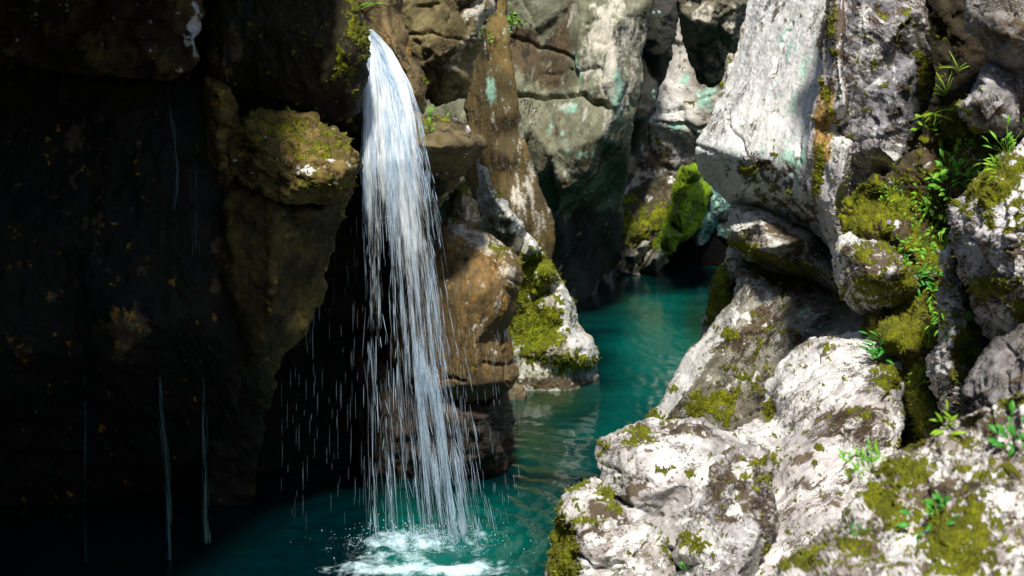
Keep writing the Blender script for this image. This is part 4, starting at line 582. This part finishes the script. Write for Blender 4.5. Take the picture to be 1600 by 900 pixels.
def build_falls():
    base = P(655, 845, 10.87); root = empty('waterfall', base)
    tag(root, 'white waterfall fanning into long threads left of the river', 'waterfall')
    rng = np.random.default_rng(21); loc = (0, 0, 0)
    core = Streaks(); thin = Streaks()
    n = 28000; r = rng.random(n); U = np.where(r < .18, rng.normal(.12, .06, n), np.where(r < .82, rng.normal(.56, .17, n), rng.random(n)))
    P0 = 46 + 800 * rng.random(n) ** 1.35; z = np.zeros(n)
    gap = pn(np.column_stack([U * 17, P0 / 170., z + 3.3])) + .4 * pn(np.column_stack([U * 45, P0 / 60., z + 8.3])) + np.where(P0 < 300, .28 * (300 - P0) / 250 + .06, 0)
    keep = (U >= 0) & (U <= 1.02) & (rng.random(n) < .07 + sstep(-.05, .5, gap))
    keep &= ~((P0 > 330) & (rng.random(n) < .6 * (1 - np.exp(-((U - .62) / .2) ** 2)) + .1))
    for u, p0 in zip(U[keep], P0[keep]):
        ln = (9 + 46 * rng.random() ** 2.5) * (.6 + p0 / 420); p1 = min(p0 + ln, 848)
        if p1 - p0 < 4: continue
        py = np.linspace(p0, p1, 4); wob = .014 * rng.normal() * np.linspace(0, 1, 4)
        dy = rng.normal(0, .05 + .10 * min(1, p0 / 500)); w = (.0006 + .0032 * rng.random() ** 5) * (1.3 if p0 < 300 else 1.0)
        (core if w > .0014 else thin).add(fall_point(u + wob, py, dy) - base, w)
    for q in range(5):                                        # thin veils of water, torn into streaks and gaps
        us = np.linspace(.0, 1.0, 60); ps = np.concatenate([np.linspace(46, 250, 46), np.linspace(258, 846, 60)]); UU, PP = np.meshgrid(us, ps); uu, pp = UU.ravel(), PP.ravel()
        dy = .05 * (q - 2) + .06 * pn(np.column_stack([uu * 5, pp / 260., 0 * uu + q * 3.1])) + .02 * pn(np.column_stack([uu * 16, pp / 120., 0 * uu + q]))
        V = fall_point(uu + .012 * pn(np.column_stack([uu * 4, pp / 60., 0 * uu + 9 + q])), pp, dy) - base
        dens = np.interp(pp, [46, 120, 260, 420, 620, 846], [.66, .65, .48, .36, .29, .18]) + .10 * np.exp(-((uu - .56) / .2) ** 2) + .06 * np.exp(-((uu - .12) / .07) ** 2) - .30 * sstep(.80, 1.0, uu) * sstep(60, 250, pp) - .22 * sstep(.09, .0, uu) - .12 * np.exp(-((uu - .3) / .07) ** 2) * sstep(260, 420, pp)
        k, m = UU.shape; i = np.arange(k * m).reshape(k, m); o = mesh_obj('water_veil', V, np.stack([i[:-1, :-1], i[1:, :-1], i[1:, 1:], i[:-1, 1:]], -1).reshape(-1, 4), M_VEIL, None, root); o['kind'] = 'stuff'
        at = o.data.attributes.new('run', 'FLOAT_VECTOR', 'POINT'); at.data.foreach_set('vector', np.column_stack([uu, pp / 100., 0 * uu + q * 2.7]).astype(np.float32).ravel())
        at = o.data.attributes.new('dens', 'FLOAT', 'POINT'); at.data.foreach_set('value', dens.astype(np.float32))
    drops = Streaks()
    for i in range(300):                                      # stray drops thrown to the right, and drips below the boulder
        if i < 170:
            px = 690 + 120 * rng.random() ** 1.7; py0 = rng.uniform(480, 800) + (px - 690) * .3; ln = rng.uniform(6, 26)
            if py0 > 830: continue
            q = P(np.array([px, px + ln * .09]), np.array([py0, py0 + ln]), 11.0 + rng.normal(0, .15))
            drops.add(np.linspace(q[0], q[1], 4) - base, rng.uniform(.0006, .0013))
        else:
            px = rng.choice([445, 470, 490, 512, 530, 548, 558]) + rng.normal(0, 8); py0 = rng.uniform(310, 800); ln = rng.uniform(10, 50)
            if px < 500 and py0 < 540 - (px - 420) * 1.0: continue
            q = P(np.array([px, px]), np.array([py0, min(py0 + ln, 840)]), 10.95 + rng.normal(0, .1))
            drops.add(np.linspace(q[0], q[1], 4) - base, rng.uniform(.0003, .0006))
    for nm, st in (('water_strand', core), ('fine_thread', thin), ('stray_drop', drops)):
        o = st.build(nm, M_FALL, root); o['kind'] = 'stuff'
    # splash: small droplets thrown up where the fall lands
    V = []; Fc = []; t = (1 + 5 ** .5) / 2
    ico = np.array([(0, 1, t), (0, -1, t), (0, 1, -t), (0, -1, -t), (1, t, 0), (-1, t, 0), (1, -t, 0), (-1, -t, 0), (t, 0, 1), (-t, 0, 1), (t, 0, -1), (-t, 0, -1)]) / 1.9
    hull = [(0, 1, 8), (0, 8, 4), (0, 4, 5), (0, 5, 9), (0, 9, 1), (1, 6, 8), (8, 6, 10), (8, 10, 4), (4, 10, 2), (4, 2, 5), (5, 2, 11), (5, 11, 9), (9, 11, 7), (9, 7, 1), (1, 7, 6), (3, 6, 7), (3, 7, 11), (3, 11, 2), (3, 2, 10), (3, 10, 6)]
    for i in range(900):
        a = rng.normal(0, .30); c = P(655 + rng.normal(0, 50), 852, 10.8); c = c + np.array([a * .4, rng.normal(-.05, .16), abs(rng.normal(0, .05))]); c[2] = abs(rng.normal(.0, .055)) + .005
        rr = rng.uniform(.0015, .0045); Fc += [(x + len(V) * 12, y + len(V) * 12, z + len(V) * 12) for x, y, z in hull]
        V.append(ico * rr * np.array([1, 1, rng.uniform(1, 2.2)]) + c - base)
    o = mesh_obj('splash', np.concatenate(V), np.array(Fc), M_FALL, None, root); o['kind'] = 'stuff'
build_falls()

def trickle(label, path, w, n, spread, Ys):
    rng = np.random.default_rng(int(path[0][0] * 7 + path[0][1])); st = Streaks(); p = np.array(path, float)
    base = P(p[-1, 0], p[-1, 1], Ys[1])
    for i in range(n):
        a = rng.uniform(p[0, 1], p[-1, 1] - 10); b = min(a + rng.uniform(15, 90), p[-1, 1]); py = np.linspace(a, b, 6)
        px = np.interp(py, p[:, 1], p[:, 0]) + rng.normal(0, spread)
        Y = np.interp(py, [p[0, 1], p[-1, 1]], Ys); st.add(P(px, py, Y) - base, w * rng.uniform(.4, 1.2))
    o = st.build('water_trickle', M_TRICKLE, None); o.location = base
    tag(o, label, 'trickle', 'trickles down the left cliff')
trickle('brightest blue-green trickle falling free from the left cliff', [(248, 575), (252, 640), (258, 700), (264, 780), (266, 880)], .0020, 60, 2.4, (10.4, 10.4))
trickle('green trickle right of the brightest one on the left cliff', [(316, 570), (318, 650), (320, 740), (323, 850)], .0016, 44, 2.8, (10.35, 10.35))
trickle('faint trickle sliding down the rock high on the left cliff', [(264, 150), (272, 205), (276, 260), (274, 330)], .0016, 18, 2.2, (10.3, 10.2))
trickle('thin dotted trickle furthest left on the cliff', [(130, 560), (133, 650), (134, 780), (135, 880)], .0010, 18, 1.2, (10.3, 10.3))
trickle('thin trickle between the moss patch and the stained rib', [(300, 230), (303, 300), (305, 400)], .0010, 12, 4, (10.2, 10.2))

# ================================================================ plants
def leaf_material(name, c1, c2):
    m, N, L, B = new_mat(name)
    oi = N.new('ShaderNodeObjectInfo'); tc = N.new('ShaderNodeTexCoord'); n = N.new('ShaderNodeTexNoise'); n.inputs['Scale'].default_value = 25; L.new(tc.outputs['Object'], n.inputs['Vector'])
    ad = N.new('ShaderNodeMath'); ad.operation = 'MULTIPLY_ADD'; L.new(oi.outputs['Random'], ad.inputs[0]); ad.inputs[1].default_value = .7; L.new(n.outputs[0], ad.inputs[2])
    mr = N.new('ShaderNodeMapRange'); L.new(ad.outputs[0], mr.inputs[0]); mr.inputs[1].default_value = .3; mr.inputs[2].default_value = 1.2
    mx = N.new('ShaderNodeMix'); mx.data_type = 'RGBA'; L.new(mr.outputs[0], mx.inputs[0]); mx.inputs[6].default_value = c1 + (1,); mx.inputs[7].default_value = c2 + (1,)
    L.new(mx.outputs[2], B.inputs['Base Color']); B.inputs['Roughness'].default_value = .45
    t = N.new('ShaderNodeBsdfTranslucent'); L.new(mx.outputs[2], t.inputs[0]); ms = N.new('ShaderNodeMixShader'); ms.inputs[0].default_value = .35
    L.new(B.outputs[0], ms.inputs[1]); L.new(t.outputs[0], ms.inputs[2]); L.new(ms.outputs[0], N['Material Output'].inputs[0])
    return m
M_LEAF = leaf_material('leaf_green', (.09, .36, .02), (.26, .58, .04)); M_DEEP = leaf_material('leaf_deep_green', (.03, .24, .03), (.10, .42, .04)); M_YEL = leaf_material('leaf_yellow_green', (.18, .40, .015), (.38, .60, .03)); M_DRY = leaf_material('dry_stem', (.12, .08, .05), (.2, .14, .09))
def leaf_mesh(name, width, tip, bend, mat, lobes=0, n=9):     # unit length along +X, thickness from a closed double sheet
    V = []; Fc = []
    for k in range(n):
        t = k / (n - 1); w = width * (math.sin(math.pi * min(1, t * .97 + .03)) ** tip) * (1 + (.28 * math.cos(t * math.pi * 2 * lobes) if lobes else 0)); z = bend * (t * t) * -1 + .25 * bend * t
        V += [(t, -w, z + .18 * w), (t, 0, z), (t, w, z + .18 * w)]
    m = len(V); V += [(x, y, z - .012) for x, y, z in V]
    for k in range(n - 1):
        for j in (0, 1):
            a = k * 3 + j; Fc.append((a, a + 3, a + 4, a + 1)); Fc.append((m + a, m + a + 1, m + a + 4, m + a + 3))
        a = k * 3; Fc.append((a, m + a, m + a + 3, a + 3)); a += 2; Fc.append((a, a + 3, m + a + 3, m + a))
    me = bpy.data.meshes.new(name); me.from_pydata(V, [], Fc); me.polygons.foreach_set('use_smooth', [True] * len(me.polygons)); me.materials.append(mat); return me
LEAVES = {}
for nm, mt in (('l', M_LEAF), ('d', M_DEEP), ('y', M_YEL)):
    LEAVES['oval' + nm] = leaf_mesh('leaf', .24, .8, .35, mt); LEAVES['lance' + nm] = leaf_mesh('leaf', .13, .9, .5, mt)
    LEAVES['grass' + nm] = leaf_mesh('blade', .032, .5, 1.1, mt, n=10); LEAVES['lobed' + nm] = leaf_mesh('leaf', .22, .8, .4, mt, lobes=3, n=14)
def plant(name, label, cat, px, py, kind, n, size_px, spread_px, up=.5, group=None, stem=True, hang=0.0):
    sf = surface(px, py, 8)
    if sf is None: print('no surface', label); return
    p, nrm, Y = sf; pxm = Y / F; size = size_px * pxm; spread = spread_px * pxm; rng = random.Random(int(px * 31 + py))
    root = empty(name, p); tag(root, label, cat, group)
    out = Vector(nrm); out.z = max(out.z, .0); out = (out.normalized() + Vector((0, -.6, .25))).normalized()
    stems = []; part = 'blade' if kind.startswith('grass') else 'leaf'
    for i in range(int(n * (2.1 if part == 'leaf' else 1))):
        off = Vector((rng.gauss(0, .5), rng.gauss(0, .3), rng.gauss(0, .45) - hang * rng.random())) * spread * 1.25
        ax = out * spread * (.25 + .5 * rng.random()); q = off + ax if part == 'leaf' else off * .15 + out * .01
        d = (off.normalized() * .55 + out * .4 + Vector((rng.gauss(0, .55), rng.gauss(0, .3), up * .6 + rng.gauss(0, .45)))).normalized() if part == 'leaf' else (out + Vector((rng.gauss(0, .7), rng.gauss(0, .3), up + rng.gauss(0, .3)))).normalized()
        l = bpy.data.objects.new(part, LEAVES[kind]); SC.collection.objects.link(l); l.parent = root
        face = Vector((rng.gauss(0, .35), -.75 + rng.gauss(0, .3), .7)); y = face.cross(d).normalized(); z = d.cross(y)
        from mathutils import Matrix
        s = .66 * size * rng.uniform(.65, 1.25); l.matrix_local = Matrix.Translation(q) @ Matrix((d, y, z)).transposed().to_4x4() @ Matrix.Scale(s, 4)
        if part == 'leaf': stems.append((Vector((0, 0, 0)) - out * .01, q))
    if stem and stems:
        st = Streaks()
        for a, b in stems: mid = (a + b) * .5 + Vector((0, 0, .12 * (b - a).length)); st.add(np.array([a, mid, b, b]), .0016 * Y / 9)
        st.build('stem', M_YEL if not kind.endswith('d') else M_DEEP, root)
PL = 'small plants growing on the right bank rocks'
plant('leafy_plant', 'largest bushy bright green plant in the right gully', 'plant', 1488, 285, 'ovall', 34, 20, 30, .2, PL)
plant('leafy_plant', 'loose leafy sprig hanging left of the bushy plant', 'plant', 1455, 300, 'ovall', 12, 16, 22, .0, PL, hang=.8)
plant('long_leaf_grass', 'arching long-leaved grass clump high in the dark crevice', 'grass', 1474, 150, 'grassy', 12, 52, 10, .8, PL)
plant('long_leaf_grass', 'smaller arching grass above the long-leaved clump', 'grass', 1496, 112, 'grassy', 5, 40, 8, .9, PL)
plant('broad_leaf_plant', 'plant with one broad pale leaf below the arching grass', 'plant', 1470, 215, 'ovaly', 5, 26, 18, .1, PL)
plant('lobed_plant', 'yellow-green lobed plant on the edge of the speckled wall', 'plant', 1448, 200, 'lobedy', 9, 15, 16, .3, PL)
plant('fern', 'fine light green fronds on top of the moss-topped boulder', 'fern', 1575, 245, 'lancel', 16, 26, 26, .3, PL)
plant('fern', 'pale green sprig arching over the moss-topped boulder at the right', 'fern', 1565, 268, 'lancey', 9, 22, 20, .1, PL)
plant('leafy_plant', 'green seedlings under the grey angular block', 'plant', 1530, 218, 'ovall', 12, 13, 28, .4, PL)
plant('leafy_plant', 'broad glossy green plant beside the round brown rock', 'plant', 1432, 435, 'lanced', 14, 28, 20, .4, PL)
plant('leafy_plant', 'light green leaf column above the glossy plant', 'plant', 1460, 395, 'ovall', 18, 15, 26, .3, PL)
plant('leafy_plant', 'trailing light green plant below the glossy plant', 'plant', 1456, 460, 'lancel', 16, 20, 22, .0, PL, hang=.6)
plant('leafy_plant', 'dark green tuft on the corner of the round rock top', 'plant', 1412, 388, 'lanced', 9, 15, 14, .5, PL)
plant('leafy_plant', 'tiny sprouts in the moss above the round rock', 'plant', 1400, 330, 'ovaly', 9, 8, 22, .5, PL)
plant('leafy_plant', 'few small leaves at the top of the leaf column', 'plant', 1470, 358, 'ovall', 9, 14, 14, .4, PL)
plant('leafy_plant', 'spreading dark green rosette on the moss ledge above the white boulder', 'plant', 1390, 540, 'lanced', 16, 26, 18, .5, PL)
plant('leafy_plant', 'second smaller rosette right of the spreading one on the moss ledge', 'plant', 1448, 535, 'lancel', 9, 22, 14, .4, PL)
plant('moss_grass', 'fine hair-like grass tuft on the knobbly rib', 'grass', 1505, 500, 'grassl', 26, 24, 14, .5, PL)
plant('leafy_plant', 'low clover-like plant in the lower gully', 'plant', 1425, 650, 'ovaly', 16, 10, 16, .5, PL)
plant('leafy_plant', 'fresh sprig leaning over the top edge of the foreground boulder', 'plant', 1478, 672, 'lancey', 7, 32, 14, .5, PL)
plant('fern', 'bright green fern at the left edge of the foreground boulder', 'fern', 1366, 738, 'lancel', 20, 24, 24, .4, PL)
plant('leafy_plant', 'dark blurred round-leaved plant on the foreground boulder', 'plant', 1466, 818, 'ovald', 11, 24, 26, .3, PL)
plant('leafy_plant', 'dark green plant cut by the right frame edge on the foreground boulder', 'plant', 1592, 692, 'ovald', 12, 26, 24, .4, PL)
plant('leafy_plant', 'pair of blue-green leaves low on the left of the foreground boulder', 'plant', 1338, 830, 'lanced', 4, 28, 10, .4, PL)
plant('leafy_plant', 'tiny green leaf at the bottom edge of the lichen boulder', 'plant', 1076, 892, 'lobedd', 4, 14, 8, .5, PL)
plant('leafy_plant', 'small bright leaves just left of the leaf column in the gully', 'plant', 1440, 372, 'ovall', 10, 13, 18, .3, PL)
plant('leafy_plant', 'loose light leaves between the bushy plant and the round rock', 'plant', 1468, 332, 'ovaly', 10, 13, 18, .2, PL)
plant('leafy_plant', 'narrow-leaved trailing stems beside the rib below the glossy plant', 'plant', 1478, 490, 'lancel', 12, 18, 18, .0, PL, hang=.7)
plant('leafy_plant', 'low yellow-green sprouts between the bushy plant and the grey block', 'plant', 1505, 235, 'ovaly', 12, 12, 20, .3, PL)
plant('leafy_plant', 'tiny leaf patch in the moss right of the white boulder', 'plant', 1438, 600, 'ovaly', 14, 9, 20, .4, PL)
plant('grass_tuft', 'wispy grass at the foot of the dark crevice above the broad leaf', 'grass', 1462, 178, 'grassy', 10, 40, 10, .3, PL)
plant('leafy_plant', 'leaf tuft in the moss at the foot of the speckled wall', 'plant', 1395, 305, 'ovall', 9, 10, 16, .4, PL)
plant('grass_tuft', 'short grass tuft on the ledge right of the falls', 'grass', 672, 183, 'grassl', 16, 22, 8, 1.0)
plant('leafy_plant', 'small wet plants in the spray on the ledge', 'plant', 668, 205, 'ovall', 10, 9, 18, .4)
plant('leafy_plant', 'sprig of leaves by the pillar at the top of the picture', 'plant', 803, 22, 'oval' + 'l', 12, 12, 18, .2, hang=.8)
plant('leafy_plant', 'green leaves at the edge of the layered rock face beside the pillar', 'plant', 757, 62, 'ovall', 9, 10, 12, .2)
plant('grass_tuft', 'tiny grass blades on top of the sunlit mossy boulder', 'grass', 453, 176, 'grassl', 6, 16, 5, 1.0)
plant('grass_tuft', 'green grass hanging beside the lip of the falls', 'grass', 585, 8, 'grassl', 12, 24, 12, .2)
def violet():
    sf = surface(1386, 352, 8); p, nrm, Y = sf; root = empty('violet_flower', p); tag(root, 'tiny violet flower in the moss above the round rock', 'flower')
    m, N, L, B = new_mat('violet_petal'); B.inputs['Base Color'].default_value = (.45, .36, .68, 1); me = leaf_mesh('petal', .36, .7, .2, m)
    from mathutils import Matrix
    for k in range(5):
        a = k * 1.257; d = Vector((math.cos(a), -.3, math.sin(a))).normalized(); y = Vector((0, -1, .2)).cross(d).normalized(); z = d.cross(y)
        o = bpy.data.objects.new('petal', me); SC.collection.objects.link(o); o.parent = root
        o.matrix_local = Matrix.Translation(Vector((0, -.03, .02))) @ Matrix((d, y, z)).transposed().to_4x4() @ Matrix.Scale(.017, 4)
    st = Streaks(); st.add(np.array([(0, 0, 0), (0, -.015, .012), (0, -.03, .02)]), .002); st.build('stem', M_LEAF, root)
violet()

# ================================================================ moss fuzz: short upright shoots on the mossy rock, too many to count
def moss_fuzz():
    rng = np.random.default_rng(77); V = []; Fc = []
    for (x, y, Y, m, P3, N3) in SURF:
        ok = (m > .55) & (x > -5) & (x < 1605) & (y > -5) & (y < 905) & (Y < 18) & (N3[:, 1] < .3)
        k = np.where(ok)[0]
        if len(k) == 0: continue
        k = np.repeat(k, 3); px = Y[k] / F; n = len(k)
        c = P3[k] + rng.normal(0, 1.1, (n, 3)) * px[:, None] - N3[k] * (1.0 * px)[:, None]
        d = N3[k] + rng.normal(0, .45, (n, 3)) + np.array([0, 0, .35]); d /= np.linalg.norm(d, axis=1)[:, None]
        s = np.cross(d, rng.normal(0, 1, (n, 3))); s /= np.linalg.norm(s, axis=1)[:, None]
        L = (px * rng.uniform(2.0, 5.0, n))[:, None]; w = (px * rng.uniform(.5, .9, n))[:, None]
        b = sum(len(v) for v in V); V.append(np.stack([c - s * w, c + s * w, c + d * L], 1).reshape(-1, 3)); Fc.append(np.arange(3 * n).reshape(-1, 3) + b)
    V = np.concatenate(V); Fc = np.concatenate(Fc); print('moss shoots', len(Fc))
    m, N, L, B = new_mat('moss_shoots'); tc = N.new('ShaderNodeTexCoord'); n1 = N.new('ShaderNodeTexNoise'); n1.inputs['Scale'].default_value = 14; n1.inputs['Detail'].default_value = 6; n1.inputs['Roughness'].default_value = .7; L.new(tc.outputs['Object'], n1.inputs['Vector'])
    r = N.new('ShaderNodeValToRGB'); L.new(n1.outputs[0], r.inputs[0]); r.color_ramp.elements[0].position = .32; r.color_ramp.elements[0].color = (.035, .030, .004, 1); r.color_ramp.elements[1].position = .68; r.color_ramp.elements[1].color = (.38, .37, .012, 1)
    e = r.color_ramp.elements.new(.5); e.color = (.17, .175, .006, 1)
    L.new(r.outputs[0], B.inputs['Base Color']); B.inputs['Roughness'].default_value = .8
    o = mesh_obj('moss', V, Fc, m, (0, 9, 0), smooth=False); tag(o, 'short olive green moss shoots on the rocks', kind='stuff')
moss_fuzz()
